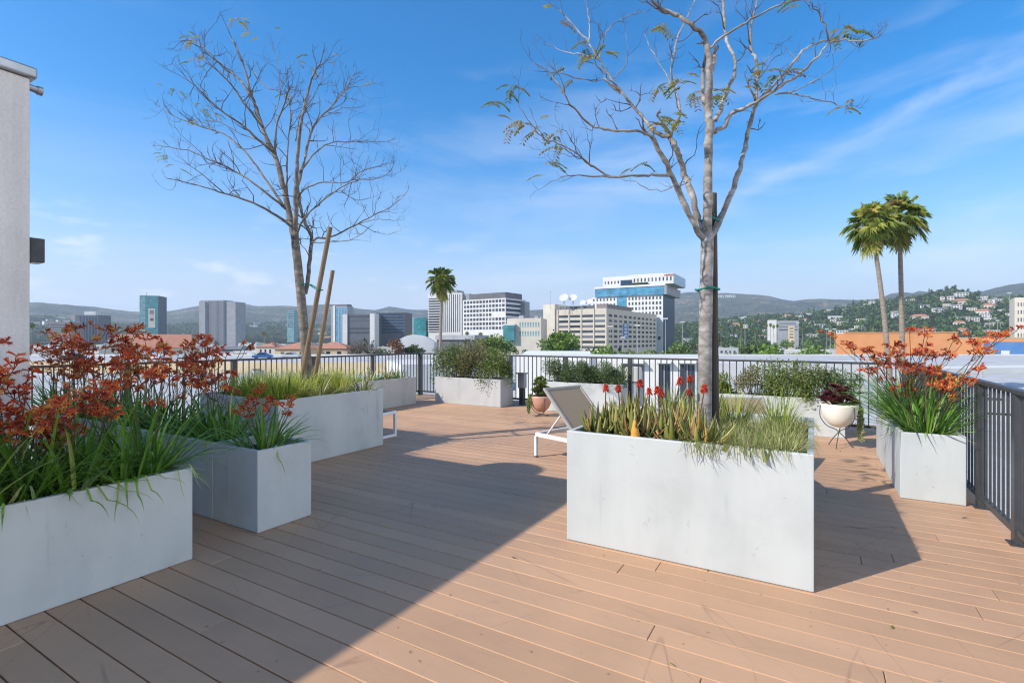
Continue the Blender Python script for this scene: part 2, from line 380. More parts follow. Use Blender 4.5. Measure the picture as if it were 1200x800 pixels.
planter(-4.66, -3.04, 9.07, 9.50, 0.575, 'planter with three small rosemary shrubs behind the lounger and terracotta bowl')
planter(-1.55, 0.38, 8.64, 9.12, 0.55, 'long white planter under the leafy hedge on the right, behind the cream bowl')
planter(0.655, 1.104, 5.65, 7.65, 0.585, 'white planter with red kangaroo paws pressed against the right railing')
planter(-1.495, 0.0, 3.287, 4.86, 0.764, 'large sunlit square planter in the foreground with aloes, pale grass and a thick tree trunk')

# ------------------------------------------------------------------ terrace: railings
def railing(p, q, n_posts, label, h=1.065, first=0.0):
    p, q = Vector((p.x, p.y, 0)), Vector((q.x, q.y, 0)); d = q-p; L = d.length; rz = math.atan2(d.y, d.x)
    t = thing('railing', label, 'railing', p, rz, 'dark metal railings round the terrace')
    MB().box(-0.03, L+0.03, -0.03, 0.03, h-0.035, h).build('top_rail', M_RAIL, t, bevel=0.006)
    MB().box(0, L, -0.018, 0.018, 0.075, 0.112).build('bottom_rail', M_RAIL, t)
    pm = MB().box(-0.0375, 0.0375, -0.025, 0.025, 0.001, h-0.036).box(-0.06, 0.06, -0.05, 0.05, 0.001, 0.009).mesh('post'); pm.materials.append(M_RAIL)
    bm_ = MB().box(-0.0075, 0.0075, -0.0075, 0.0075, 0.113, h-0.036).mesh('baluster'); bm_.materials.append(M_RAIL)
    xs = [first + (L-first)*k/(n_posts-1) for k in range(n_posts)]
    for x in xs:
        o = bpy.data.objects.new('post', pm); COL.objects.link(o); o.parent = t; o.location = (x, 0, 0)
    n = int(L/0.108)
    for k in range(1, n):
        x = L*k/n
        if min(abs(x-y) for y in xs) < 0.05: continue
        o = bpy.data.objects.new('baluster', bm_); COL.objects.link(o); o.parent = t; o.location = (x, 0, 0)
    return t
CR = (1.20, 9.30); CL = (-8.70, 10.08)
railing(AB(1.20, 3.25), AB(*CR), 6, 'dark railing on the right side edge, running away from the thick near post', first=1.53)
railing(AB(CR[0]-0.06, CR[1]+0.005), AB(CL[0]+0.06, CL[1]-0.005), 8, 'pale-topped railing across the far edge behind the hedge planters')
railing(AB(-8.70, 2.0), AB(*CL), 6, 'dark railing on the left edge behind the kangaroo paws')

# ------------------------------------------------------------------ terrace: stair house at the left
def penthouse():
    A, B, H = -4.27, 1.24, 3.05
    t = thing('rooftop_stair_house', 'pale stucco stair house wall at the left edge with a metal coping', 'building', AB(A, B), ANG)
    MB().box(-4.1, 0, -6.2, 0, 0.002, H).build('wall', M_STUCCO, t, bevel=0.008)
    MB().box(-4.17, 0.03, -6.27, 0.03, H+0.002, H+0.07).build('coping', M_METAL, t, bevel=0.012)
    MB().tube([(-0.04, -0.02, H-0.04), (-0.04, 0.055, H-0.045)], 0.022, 12).tube([(-0.04, 0.045, H-0.045), (-0.04, 0.07, H-0.045)], 0.028, 12).build('drain_spout', M_METAL, t)
    l = thing('wall_lamp', 'small dark box lamp fixed on the end of the stucco wall', 'wall lamp', AB(A-0.10, B+0.002, 1.98), ANG)
    MB().box(-0.06, 0.06, 0, 0.012, -0.075, 0.075).build('back_plate', M_DARK, l)
    MB().box(-0.055, 0.055, 0.013, 0.085, -0.08, 0.075).build('lamp_box', M_DARK, l, bevel=0.004)
    MB().box(-0.04, 0.04, 0.022, 0.075, -0.084, -0.0805).build('lens', M_CREAM, l)
    v = thing('roof_vent', 'round mushroom roof vent on top of the stair house', 'vent', AB(-5.45, 0.98, H+0.002), ANG)
    MB().lathe([(0.16, 0), (0.16, 0.25), (0.0, 0.25)], 20).build('vent_pipe', M_METAL, v)
    MB().lathe([(0.0, 0.26), (0.36, 0.26), (0.36, 0.31), (0.30, 0.39), (0.17, 0.45), (0.0, 0.47)], 28).build('vent_cap', M_METAL, v, smooth=True)
penthouse()

# ------------------------------------------------------------------ plants
PLA = {'front left': (-4.02, -3.417, -0.35, 1.78, 0.585), 'row': (-7.95, -3.46, 2.25, 2.71, 0.597), 'stake': (-6.46, -4.94, 3.45, 5.0, 0.75), 'rail left': (-8.15, -7.50, 6.5, 8.58, 0.59),
       'front': (-1.495, 0.0, 3.287, 4.86, 0.764), 'right': (0.655, 1.104, 5.65, 7.65, 0.585)}
def drape(mb, loc, rz, pl):
    """leaves that reach past the planter's rim are lifted over it"""
    if pl is None: return
    a0, a1, b0, b1, h = PLA[pl]; t = 0.035; c, s_ = math.cos(rz), math.sin(rz); V = []
    for (x, y, z) in mb.v:
        X, Y = loc[0]+c*x-s_*y, loc[1]+s_*x+c*y; a, b = X*UX+Y*UY, X*VX+Y*VY
        s = max(a0+t-a, a-(a1-t), b0+t-b, b-(b1-t)); zm = None
        if -0.10 < s <= 0: zm = h+0.012+s*0.8
        elif 0 < s < 0.055: zm = h+0.012
        if zm is not None: z = max(z, zm-loc[2])
        V.append((x, y, z))
    mb.v = V
def stemmed(mb, pts, r0, r1, n=5, r=0.5):
    m = len(pts); mb.tube(pts, [r0+(r1-r0)*i/(m-1) for i in range(m)], n, r)
def paw_cluster_mesh(seed):
    """one head of tubular, furry, claw-tipped flowers"""
    g = random.Random(seed); mb = MB(); base_r = g.uniform(0.1, 0.55)
    nb = g.randint(2, 4)
    for bnum in range(nb):
        az = g.uniform(0, 6.28); el = g.uniform(0.3, 1.2); L = g.uniform(0.035, 0.075)
        d = Vector((math.cos(az)*math.cos(el), math.sin(az)*math.cos(el), math.sin(el)))
        p1 = d*L; mb.tube([(0, 0, 0), p1], [0.0028, 0.0022], 4, base_r*0.6)
        for k in range(g.randint(4, 6)):
            o = p1*g.uniform(0.45, 1.05)
            a2 = az+g.uniform(-1.4, 1.4); e2 = g.uniform(0.0, 1.15)
            dd = Vector((math.cos(a2)*math.cos(e2), math.sin(a2)*math.cos(e2), math.sin(e2)))
            l = g.uniform(0.028, 0.045); r_ = min(1, max(0, base_r+g.uniform(-0.25, 0.45)))
            q1 = o+dd*l*0.35; q2 = o+dd*l*0.75+Vector((0, 0, -0.004)); q3 = o+dd*l+Vector((0, 0, -0.010))
            mb.tube([o, q1, q2, q3], [0.0022, 0.0048, 0.0058, 0.0062], 5, r_, cap=False)
            sd = dd.cross(Vector((0, 0, 1))).normalized(); up = sd.cross(dd)
            for m in range(5):
                an = m*1.2566; o2 = q3 + (sd*math.cos(an)+up*math.sin(an))*0.006
                tip = q3 + (sd*math.cos(an)+up*math.sin(an))*0.017 + dd*0.006; side = dd.cross(tip-q3).normalized()*0.0035
                mb.add([o2+side, o2-side, tip], [(0, 1, 2)], min(1, r_+0.3))
    me = mb.mesh('flower_cluster'); me.materials.append(M_KFLOW); return me
PAW = [paw_cluster_mesh(s) for s in range(6)]
def kangaroo_paw(label, group, seed, loc, nleaf=46, leafL=(0.38, 0.68), nst=7, stH=(0.55, 0.95), lean=0.35, spread=0.10, bias=None, fsc=1.0, pl=None):
    g = random.Random(seed); rz0 = g.uniform(0, 6.28); t = thing('kangaroo_paw', label, 'plant', loc, rz0, group)
    mb = MB()
    for k in range(nleaf):
        az = g.uniform(0, 6.28); rr = spread*math.sqrt(g.random()); el = g.uniform(0.55, 1.5)
        mb.blade((rr*math.cos(az), rr*math.sin(az), -0.02), az+g.uniform(-.5, .5), el, g.uniform(*leafL), g.uniform(0.016, 0.028), g.uniform(0.4, 1.7), 6, min(1, max(0, g.gauss(0.45, 0.25))))
    for k in range(9):
        az = g.uniform(0, 6.28); mb.blade((spread*math.cos(az), spread*math.sin(az), 0), az, g.uniform(0.1, 0.6), g.uniform(0.25, 0.4), 0.013, 1.9, 6, g.uniform(0.8, 1))
    drape(mb, loc, rz0, pl); mb.build('leaves', M_KLEAF, t)
    for k in range(nst):
        az = g.uniform(0, 6.28) if bias is None else bias+g.uniform(-1.6, 1.6); H = g.uniform(*stH); ln = g.uniform(0.05, lean)
        p0 = Vector((spread*0.7*math.cos(az), spread*0.7*math.sin(az), 0)); dx = Vector((math.cos(az), math.sin(az), 0))
        pts = [p0 + dx*ln*H*(i/6)**1.6 + Vector((g.uniform(-.006, .006), g.uniform(-.006, .006), H*i/6)) for i in range(7)]
        sb = MB(); stemmed(sb, pts, 0.0042, 0.0028, 5, g.uniform(0.2, 0.9)); tips = [pts[-1]]
        for j in range(g.randint(2, 4)):
            i0 = g.randint(3, 5); a2 = az+g.choice((-1, 1))*g.uniform(0.5, 1.6); l = g.uniform(0.09, 0.2)
            e = pts[i0] + Vector((math.cos(a2)*l*0.75, math.sin(a2)*l*0.75, l*g.uniform(0.6, 1.0))); m_ = (pts[i0]+e)/2 + Vector((math.cos(a2)*.02, math.sin(a2)*.02, -0.01))
            stemmed(sb, [pts[i0], m_, e], 0.0028, 0.0022, 4, g.uniform(0.0, 0.5)); tips.append(e)
        so = sb.build('flower_stalk', M_KSTEM, t)
        for e in tips:
            f = bpy.data.objects.new('flower_cluster', g.choice(PAW)); COL.objects.link(f); f.parent = so; f.location = e
            s_ = g.uniform(0.75, 1.2)*fsc; f.scale = (s_,)*3; f.rotation_euler = (g.uniform(-.5, .5), g.uniform(-.5, .5), g.uniform(0, 6.28))
    return t
gA = 'kangaroo paws in the front left planter'
for k, (a, b) in enumerate([(-3.72, 0.45), (-3.78, 0.80), (-3.66, 1.08), (-3.80, 1.34), (-3.66, 1.60), (-3.86, 1.05)]):
    kangaroo_paw('kangaroo paw clump with rusty red heads in the front left planter beside the stucco wall', gA, 20+k, AB(a, b, 0.50),
                 nleaf=52, leafL=(0.42, 0.74), nst=(5, 6, 5, 4, 2, 4)[k], stH=(0.30, 0.95), lean=0.5, pl='front left')
for k, (a, b) in enumerate([(-3.58, 1.22), (-3.60, 1.48), (-3.62, 0.95), (-3.60, 0.70), (-3.74, 1.68)]):
    kangaroo_paw('leafy kangaroo paw clump along the deck side rim of the front left planter', 'leafy clumps at the rim of the front left planter', 30+k, AB(a, b, 0.50), nleaf=44, leafL=(0.34, 0.66), nst=(1, 1, 2, 2, 0)[k], stH=(0.25, 0.7), lean=0.6, pl='front left')
kangaroo_paw('kangaroo paw clump with drooping leaves in the small square planter at the left', None, 40, AB(-3.70, 2.47, 0.51), nleaf=64, leafL=(0.35, 0.55), nst=3, stH=(0.28, 0.45), lean=0.5, pl='row')
gB = 'kangaroo paws in the second left planter'
for k, a in enumerate((-4.25, -4.62, -5.0, -5.4, -5.8)):
    kangaroo_paw('dark red kangaroo paw clump in the long low planter behind the small square one', gB, 50+k, AB(a, 2.48+0.05*(k % 2), 0.51), nleaf=54, leafL=(0.36, 0.62), nst=(4, 4, 5, 5, 5)[k], stH=(0.40, 1.0), lean=0.3, pl='row')
gC = 'kangaroo paws in the far left planter'
for k, a in enumerate((-6.3, -6.75, -7.2, -7.65)):
    kangaroo_paw('dark red kangaroo paw clump in the left row planter nearest the left railing', gC, 60+k, AB(a, 2.48, 0.51), nleaf=50, nst=6, stH=(0.45, 1.02), lean=0.35, pl='row')
gD = 'kangaroo paws at the right railing'
for k, (a, b) in enumerate([(0.88, 5.92), (0.86, 6.4), (0.88, 6.95), (0.88, 7.4)]):
    kangaroo_paw('bright green kangaroo paw clump with orange red heads in the right railing planter', gD, 70+k, AB(a, b, 0.50),
                 nleaf=90, leafL=(0.42, 0.76), nst=(8, 7, 5, 4)[k], stH=(0.42, 1.0), lean=0.95, spread=0.13, fsc=0.98, pl='right')

def aloe(label, group, seed, loc, n=16, L=(0.22, 0.36), w=0.045, spikes=1, H=(0.28, 0.42)):
    g = random.Random(seed); rz0 = g.uniform(0, 6.28); t = thing('aloe', label, 'aloe', loc, rz0, group); mb = MB()
    for k in range(n):
        az = k*2.4+g.uniform(-.3, .3); f = k/n; el = 0.28+0.95*f+g.uniform(-.3, .3); el = max(el, .30); l = g.uniform(*L)
        # thick succulent leaf: triangular section tapering to a point, curving up
        p = Vector((0.02*math.cos(az), 0.02*math.sin(az), -0.01)); e = el; vs = []; S = 5
        side = Vector((-math.sin(az), math.cos(az), 0))
        for i in range(S+1):
            tt = i/S; d = Vector((math.cos(az)*math.cos(e), math.sin(az)*math.cos(e), math.sin(e))); up = side.cross(d)
            ww = w*(1-tt**1.4)+0.001; th = ww*0.32
            vs += [p+side*ww/2+up*th*0.7, p-up*th*0.6, p-side*ww/2+up*th*0.7, p+up*th*0.1]
            p = p+d*l/S; e += 0.12
        fs = [(i*4+k2, i*4+(k2+1) % 4, (i+1)*4+(k2+1) % 4, (i+1)*4+k2) for i in range(S) for k2 in range(4)]
        mb.add(vs, fs, min(1, max(0, g.gauss(0.55, 0.33))))
    drape(mb, loc, rz0, 'front'); mb.build('leaves', M_ALOE, t, smooth=True)
    for s_ in range(spikes):
        az = g.uniform(0, 6.28); h = g.uniform(*H); ln = g.uniform(0, 0.25)
        pts = [Vector((math.cos(az)*ln*h*i/4, math.sin(az)*ln*h*i/4, h*i/4)) for i in range(5)]
        sb = MB(); stemmed(sb, pts, 0.006, 0.004, 6, 0.3); so = sb.build('flower_stalk', M_KSTEM, t)
        fb = MB(); top = pts[-1]
        for k in range(34):                             # loose drooping tubes opening from the tip
            a2 = k*2.4; f = k/34; p = top+Vector((0, 0, 0.035*f-0.01)); d = Vector((math.cos(a2), math.sin(a2), -0.55+1.5*f*f)).normalized(); l = g.uniform(0.022, 0.034)*(1-0.35*f)
            fb.tube([p, p+d*l*0.55, p+d*l+Vector((0, 0, -.008))], [0.002, 0.0042, 0.0035], 5, g.random())
        fb.build('flower_head', M_AFLOW, so)
    return t
gE = 'aloes in the large foreground planter'
ar = random.Random(8)
aspots = [(-1.34, 3.49), (-1.20, 3.56), (-1.05, 3.48), (-0.92, 3.62), (-1.36, 3.68), (-1.15, 3.78), (-0.80, 3.49), (-1.33, 3.98), (-0.95, 3.95), (-0.70, 3.66), (-1.2, 4.25), (-0.64, 3.50), (-0.85, 4.25), (-1.38, 4.5)]
for k, (a, b) in enumerate(aspots):
    aloe('yellow green aloe rosette with spent brown tips in the large foreground planter', gE, 100+k, AB(a, b, 0.69), n=20, L=(0.17, 0.32), w=0.056,
         spikes=(0, 0, 0, 1, 1, 1, 0, 1, 2, 1, 1, 0, 2, 0)[k], H=(0.26, 0.40))

def grass_tuft(name, label, cat, group, mat, seed, loc, n=150, L=(0.18, 0.34), w=0.005, spread=0.09, el=(0.5, 1.5), droop=(0.8, 1.9), segs=4, g0=0.5, pl=None):
    g = random.Random(seed); mb = MB()
    for k in range(n):
        az = g.uniform(0, 6.28); rr = spread*math.sqrt(g.random())
        mb.blade((rr*math.cos(az), rr*math.sin(az), -0.01), az+g.uniform(-.8, .8), g.uniform(*el), g.uniform(*L), w*g.uniform(.7, 1.3), g.uniform(*droop), segs, min(1, max(0, g.gauss(g0, 0.28))))
    rz0 = g.uniform(0, 6)
    if pl is None:
        a, b = loc[0]*UX+loc[1]*UY, loc[0]*VX+loc[1]*VY
        pl = next((k_ for k_, q in PLA.items() if q[0] < a < q[1] and q[2] < b < q[3]), None)
    drape(mb, loc, rz0, pl); o = mb.build(name, mat, loc=loc, rz=rz0); return tag(o, label, cat, group)
tr = random.Random(4); k = 0
for a in (-0.54, -0.37, -0.20):
    for b in (3.44, 3.70, 3.98, 4.28, 4.58):
        if b == 4.58 and a < -0.3: continue
        grass_tuft('grass_tuft', 'pale blond sedge tuft in the right half of the large foreground planter', 'grass', 'pale sedges in the large foreground planter', M_CAREX, 200+k,
                   AB(a+tr.uniform(-.04, .04), b+tr.uniform(-.05, .05), 0.69), n=300, L=(0.10, 0.19), spread=0.13, el=(0.25, 1.5), droop=(0.5, 1.8)); k += 1
for a, b in ((-0.25, 4.55), (-0.55, 4.45), (-0.75, 4.6), (-1.05, 4.55)):
    grass_tuft('grass_tuft', 'taller green grass tuft behind the trunk in the large foreground planter', 'grass', 'green grasses behind the tree trunk', M_GRASS, 230+k, AB(a, b, 0.69), n=120, L=(0.25, 0.42), w=0.006, el=(0.9, 1.5), droop=(0.4, 1.1)); k += 1
dl = MB().lathe([(0.0, 0), (0.026, 0.01), (0.033, 0.05), (0.024, 0.11), (0.010, 0.165), (0.0, 0.18)], 12).build('withered_leaf', M_OCHRE, loc=AB(-1.02, 3.345, 0.70), smooth=True); dl.rotation_euler = (R(6), R(-4), 0)
tag(dl, 'plump orange withered aloe leaf standing at the front rim of the foreground planter', 'leaf')
# second tree's planter: yellow-green grass, variegated flax at the near right corner
for k, (a, b) in enumerate([(-5.2, 3.7), (-5.55, 3.65), (-5.9, 3.7), (-6.2, 3.75), (-5.3, 4.05), (-5.75, 4.05), (-6.2, 4.15), (-5.25, 4.45), (-5.6, 4.6), (-6.05, 4.55), (-6.3, 4.8), (-5.5, 4.8), (-5.85, 4.85), (-5.1, 3.6), (-5.45, 3.62)]):
    grass_tuft('grass_tuft', 'yellow green grass tuft round the two staked stems in the tall shaded planter', 'grass', 'grasses under the staked tree', M_GRASS, 260+k, AB(a, b, 0.68), n=170, L=(0.22, 0.46), w=0.008, spread=0.13, el=(0.8, 1.5), droop=(0.3, 1.3), g0=0.5+0.25*(b > 4.2))
for k, (a, b) in enumerate([(-5.08, 4.78), (-5.12, 4.42), (-5.10, 4.08)]):
    grass_tuft('flax_plant', ('cream striped flax fan at the right end of the tall shaded planter', 'cream striped flax fan in the middle of the tall shaded planter edge', 'cream striped flax fan nearest the near corner of the tall shaded planter')[k], 'plant', None, M_VARI, 290+k, AB(a, b, 0.68), n=30, L=(0.24, 0.40), w=0.024, spread=0.05, el=(0.5, 1.4), droop=(0.3, 1.0), segs=5)
for k, b in enumerate((6.8, 7.1, 7.4, 7.7, 7.95, 8.2, 8.42)):
    grass_tuft('agave', 'small spiky grey green plant in the grey planter along the left railing', 'plant', 'spiky plants along the left railing', M_KLEAF if k % 2 else M_VARI, 300+k, AB(-7.8+0.05*(k % 3), b, 0.52), n=26, L=(0.22, 0.42), w=0.026, spread=0.04, el=(0.4, 1.45), droop=(0.0, 0.7))

def shrub(name, label, cat, group, mat, seed, loc, rx, ry, h, n=2600, size=0.035, wid=0.5, lobes=9, stems=9, over=0.0, fill=0.35):
    g = np.random.default_rng(seed); t = thing(name, label, cat, loc, ANG, group)
    L = []
    for k in range(lobes):
        a = g.uniform(0, 6.28); r = math.sqrt(g.uniform(0, 1))*0.72
        L.append((r*rx*math.cos(a), r*ry*math.sin(a), h*g.uniform(0.14, 0.80), g.uniform(0.26, 0.46)))
    C = []; O = []
    per = n//lobes
    for (x, y, z, s) in L:
        d = g.normal(size=(per, 3)); d /= np.linalg.norm(d, axis=1)[:, None]; rad = g.uniform(0, 1, per)**fill
        p = np.array([x, y, z]) + d*rad[:, None]*np.array([rx*s*1.25, ry*s*1.25, h*s*0.85]); C.append(p); O.append(d*0.5+np.array([0, 0, 0.35]))
    C = np.concatenate(C); O = np.concatenate(O); C[:, 2] = np.maximum(C[:, 2], 0.01+over*-0.0)
    if over:
        m = (np.abs(C[:, 1]) > ry*0.75) | (np.abs(C[:, 0]) > rx*0.8); C[m, 2] -= g.uniform(0, over, m.sum())
    mb = MB().leaves(C, size, O, wid, None, 1.0, seed); mb.build('foliage', mat, t)
    sb = MB()
    for k in range(stems):
        x, y, z, s = L[k % lobes]; b = Vector((x*0.25, y*0.25, -0.02)); e = Vector((x, y, z+h*s*0.6))
        m_ = (b+e)/2+Vector((x*.15, y*.15, 0)); stemmed(sb, [b, m_, e], 0.007, 0.002, 5, 0.2)
        for q in range(5):
            f = m_+(e-m_)*g.uniform(0, 1); q2 = f+Vector(g.normal(size=3)*np.array([rx, ry, h])*0.22); stemmed(sb, [f, (f+q2)/2+Vector((0, 0, .01)), q2], 0.003, 0.001, 4, 0.3)
    sb.build('stems', M_TRUNK, t)
    return t
shrub('shrub', 'dense olive green shrub in the left half of the grey planter beside the palm', 'shrub', None, M_SHRUB, 1, AB(-6.95, 9.24, 0.5), 0.52, 0.38, 0.88, 7500, 0.042, over=0.2, lobes=14)
shrub('shrub', 'brownish flowering shrub in the middle of the grey planter beside the palm', 'shrub', None, M_SHRUBO, 2, AB(-6.38, 9.26, 0.5), 0.47, 0.36, 0.92, 6500, 0.038, over=0.1, lobes=12)
shrub('shrub', 'green shrub spilling over the right end of the grey planter beside the palm', 'shrub', None, M_SHRUB, 3, AB(-5.86, 9.2, 0.5), 0.42, 0.38, 0.74, 6000, 0.040, over=0.25, lobes=11)
for k, a in enumerate((-4.28, -3.80, -3.30)):
    shrub('rosemary', ('largest rosemary shrub, left in the planter behind the terracotta bowl', 'middle rosemary shrub in the planter behind the lounger', 'right hand rosemary shrub above the dark end of the planter behind the lounger')[k], 'shrub', None, M_ROSE, 10+k, AB(a, 9.28, 0.5), (0.42, 0.28, 0.28)[k], 0.27, (0.52, 0.50, 0.46)[k], 6500, 0.05, 0.22, 11)
shrub('shrub', 'bright yellow green leafy shrub at the left end of the long white planter', 'shrub', None, M_SHRUBY, 20, AB(-1.28, 8.86, 0.48), 0.34, 0.26, 0.42, 2200, 0.045)
shrub('shrub', 'open twiggy brownish shrub second from the left in the long white planter', 'shrub', None, M_SHRUBO, 21, AB(-0.86, 8.9, 0.48), 0.30, 0.24, 0.52, 1300, 0.036)
shrub('shrub', 'dense dark green hedge shrub in the middle of the long white planter', 'shrub', None, M_SHRUB, 22, AB(-0.42, 8.86, 0.48), 0.42, 0.32, 0.58, 4600, 0.036, over=0.12, lobes=12)
shrub('shrub', 'dense dark green hedge shrub right of centre in the long white planter', 'shrub', None, M_SHRUB, 23, AB(0.02, 8.84, 0.48), 0.36, 0.32, 0.54, 3800, 0.036, over=0.12, lobes=11)
shrub('shrub', 'wispy grey green shrub at the right end of the long white planter', 'shrub', None, M_ROSE, 24, AB(0.36, 8.9, 0.48), 0.30, 0.26, 0.50, 1700, 0.036)

# ------------------------------------------------------------------ terrace: bowls on stands
def bowl(label, loc, R0, rim, bot, mat, seed):
    t = thing('bowl_planter', label, 'planter bowl', loc, 0.3)
    H = rim-bot; prof = []
    for i in range(13):
        f = i/12; prof.append((R0*math.sin(f*math.pi/2)**0.8 if i else 0.0, bot+H*(1-math.cos(f*math.pi/2))**0.9))
    inner = [(r*0.93, z+0.0) for r, z in reversed(prof[7:])]
    MB().lathe(prof+[(R0*0.97, rim+0.004)]+inner, 36).build('bowl', mat, t, smooth=True)
    MB().lathe([(0.0, rim-0.03), (R0*0.93, rim-0.035)], 24).build('soil', M_SOIL, t)
    for k in range(3):
        a = k*2.094+0.5; c, s = math.cos(a), math.sin(a)
        pts = [(c*R0*1.015, s*R0*1.015, rim-0.02), (c*R0*1.02, s*R0*1.02, bot+H*0.45), (c*R0*0.66, s*R0*0.66, bot+0.02), (c*0.03, s*0.03, bot-0.035), (-c*R0*0.42, -s*R0*0.42, bot-(bot-0.004)*0.62), (-c*R0*0.72, -s*R0*0.72, 0.004)]
        # smooth bend
        P = [Vector(p) for p in pts]; Q = []
        for i in range(len(P)-1):
            for j in range(5):
                f = j/5; p0 = P[max(i-1, 0)]; p1 = P[i]; p2 = P[i+1]; p3 = P[min(i+2, len(P)-1)]
                Q.append(0.5*((2*p1)+(p2-p0)*f+(2*p0-5*p1+4*p2-p3)*f*f+(3*p1-p0-3*p2+p3)*f**3))
        Q.append(P[-1]); MB().tube(Q, 0.0055, 6).build('stand_leg', M_DARK, t, smooth=True)
    return t
bl2 = Vector((4.26, 6.67, 0.002)); bl1 = Vector((0.535, 9.40, 0.002))
bowl('cream bowl planter on a thin crossed wire stand by the long white planter', bl2, 0.215, 0.565, 0.26, M_CREAM, 1)
bowl('salmon terracotta bowl planter on a low wire stand near the lounger', bl1, 0.20, 0.37, 0.075, M_TERRA, 2)
def aeonium(label, loc, mat, n_heads, Rr, H, seed, cat='succulent', name='aeonium', lw=0.05):
    g = random.Random(seed); t = thing(name, label, cat, loc, 0); mb = MB(); sb = MB()
    for k in range(n_heads):
        a = k*2.4; r = Rr*math.sqrt((k+0.3)/n_heads); hc = Vector((r*math.cos(a), r*math.sin(a), H*(1-0.5*(r/Rr)**2)*g.uniform(0.30, 1.05)))
        stemmed(sb, [(hc.x*0.3, hc.y*0.3, -0.01), (hc.x*0.7, hc.y*0.7, hc.z*0.5), hc], 0.008, 0.006, 5)
        for j in range(20):
            az = j*2.4; el = 0.05+1.2*j/20; mb.blade(hc, az, el, lw*(1.15-0.5*j/20), lw*0.42, -0.5, 3, g.random(), 0.15, 0.35)
    mb.build('rosettes', mat, t); sb.build('stems', M_TRUNK, t); return t
aeonium('dark purple aeonium heads crowding the cream bowl', bl2+Vector((0, 0, 0.53)), M_PURP, 34, 0.21, 0.27, 5, lw=0.078)
aeonium('green jade plant bush rising from the salmon bowl', bl1+Vector((0, 0, 0.34)), M_JADE, 40, 0.15, 0.40, 6, 'plant', 'jade_plant', 0.075)
def trailing(label, loc, L, seed, R0, az0, wdt=0.6, n=16, mat=None):
    g = random.Random(seed); mb = MB(); C = []
    for k in range(n):
        az = az0+g.uniform(-wdt, wdt); l = L*g.uniform(0.6, 1.0); x, y = math.cos(az), math.sin(az)
        pts = [Vector((x*R0*0.7, y*R0*0.7, 0)), Vector((x*R0*1.02, y*R0*1.02, 0.03)), Vector((x*R0*1.16, y*R0*1.16, -0.04))]
        for i in range(1, 7): pts.append(Vector((x*R0*(1.18+g.uniform(-.03, .06)), y*R0*(1.18+g.uniform(-.03, .06)), -0.04-l*i/6)))
        mb.tube(pts, 0.002, 4, 0.3)
        for i in range(len(pts)-1):
            for q in range(9):
                f = g.random(); p = pts[i]*(1-f)+pts[i+1]*f; C.append((p.x+g.gauss(0, .008), p.y+g.gauss(0, .008), p.z))
    mb.leaves(C, 0.026, None, 0.65, None, 1, seed)
    return tag(mb.build('trailing_succulent', mat or M_TRAIL, loc=loc), label, 'plant')
trailing('pale green trailing succulent hanging to the deck from the cream bowl', bl2+Vector((0, 0, 0.56)), 0.46, 3, 0.215, -0.15, 0.28, 18)
trailing('yellow green trailing plant hanging from the left of the salmon bowl', bl1+Vector((0, 0, 0.365)), 0.28, 4, 0.20, 3.3, 0.4, 14, M_JADE)
trailing('small rusty succulent spilling over the right rim of the salmon bowl', bl1+Vector((0, 0, 0.36)), 0.02, 9, 0.17, 0.1, 1.0, 9, M_RUST)

# ------------------------------------------------------------------ terrace: loungers, bench, pedestal
def lounger(label, loc, rz, Lb=1.80, W=0.60, back=62):
    """x runs from the head end (0) to the foot end"""
    t = thing('sun_lounger', label, 'sun lounger', loc, rz, 'white framed loungers'); z = 0.29
    f = MB()
    for y in (0, W): f.box(0, Lb, y-0.018, y+0.018, z-0.045, z)
    for x in (0.0, Lb): f.box(x-0.018, x+0.018, 0.019, W-0.019, z-0.045, z)
    f.box(0.62, 0.655, 0.019, W-0.019, z-0.05, z-0.003)
    f.build('frame', M_WHITEM, t, bevel=0.004)
    for x in (0.0, Lb):
        for y in (0, W):
            l = MB().box(x-0.018, x+0.018, y-0.018, y+0.018, 0.012, z-0.046).build('leg', M_WHITEM, t, bevel=0.003)
            MB().box(x-0.02, x+0.02, y-0.02, y+0.02, 0.0, 0.0115).build('foot_glide', M_DARK, l)
    MB().box(0.66, Lb-0.03, 0.03, W-0.03, z-0.012, z-0.004).build('seat_sling', M_SLING, t)
    # raised back, hinged at x = 0.64, leaning towards the head end
    a = R(back); c, s = math.cos(a), math.sin(a); Lk = 0.72
    b = MB()
    def P(u, y, o=0.0): return Vector((0.62-u*c+o*s, y, z+0.012+u*s+o*c))
    for y in (0.035, W-0.035): b.bar(P(0, y), P(Lk, y), 0.032, 0.032)
    b.bar(P(Lk, 0.02), P(Lk, W-0.02), 0.034, 0.030); b.bar(P(0.03, 0.05), P(0.03, W-0.05), 0.025, 0.025)
    b.build('backrest_frame', M_TAUPE, t, bevel=0.003)
    sl = MB(); sl.add([P(0.05, 0.045, .004), P(0.05, W-0.045, .004), P(Lk-0.02, W-0.045, .004), P(Lk-0.02, 0.045, .004), P(0.05, 0.045, -.004), P(0.05, W-0.045, -.004), P(Lk-0.02, W-0.045, -.004), P(Lk-0.02, 0.045, -.004)],
           [(0,1,2,3), (7,6,5,4), (0,4,5,1), (1,5,6,2), (2,6,7,3), (3,7,4,0)]); sl.build('back_sling', M_SLING, t)
    for y in (0.075, W-0.075):
        MB().bar(P(0.36, y, -0.02), (0.10, y, z-0.03), 0.022, 0.012).build('back_strut', M_WHITEM, t)
    return t
lounger('white lounger with raised beige sling back left of the large foreground planter', (0.29, 6.13, 0.002), math.atan2(-0.75, 0.66), 1.55, 0.68, 45)
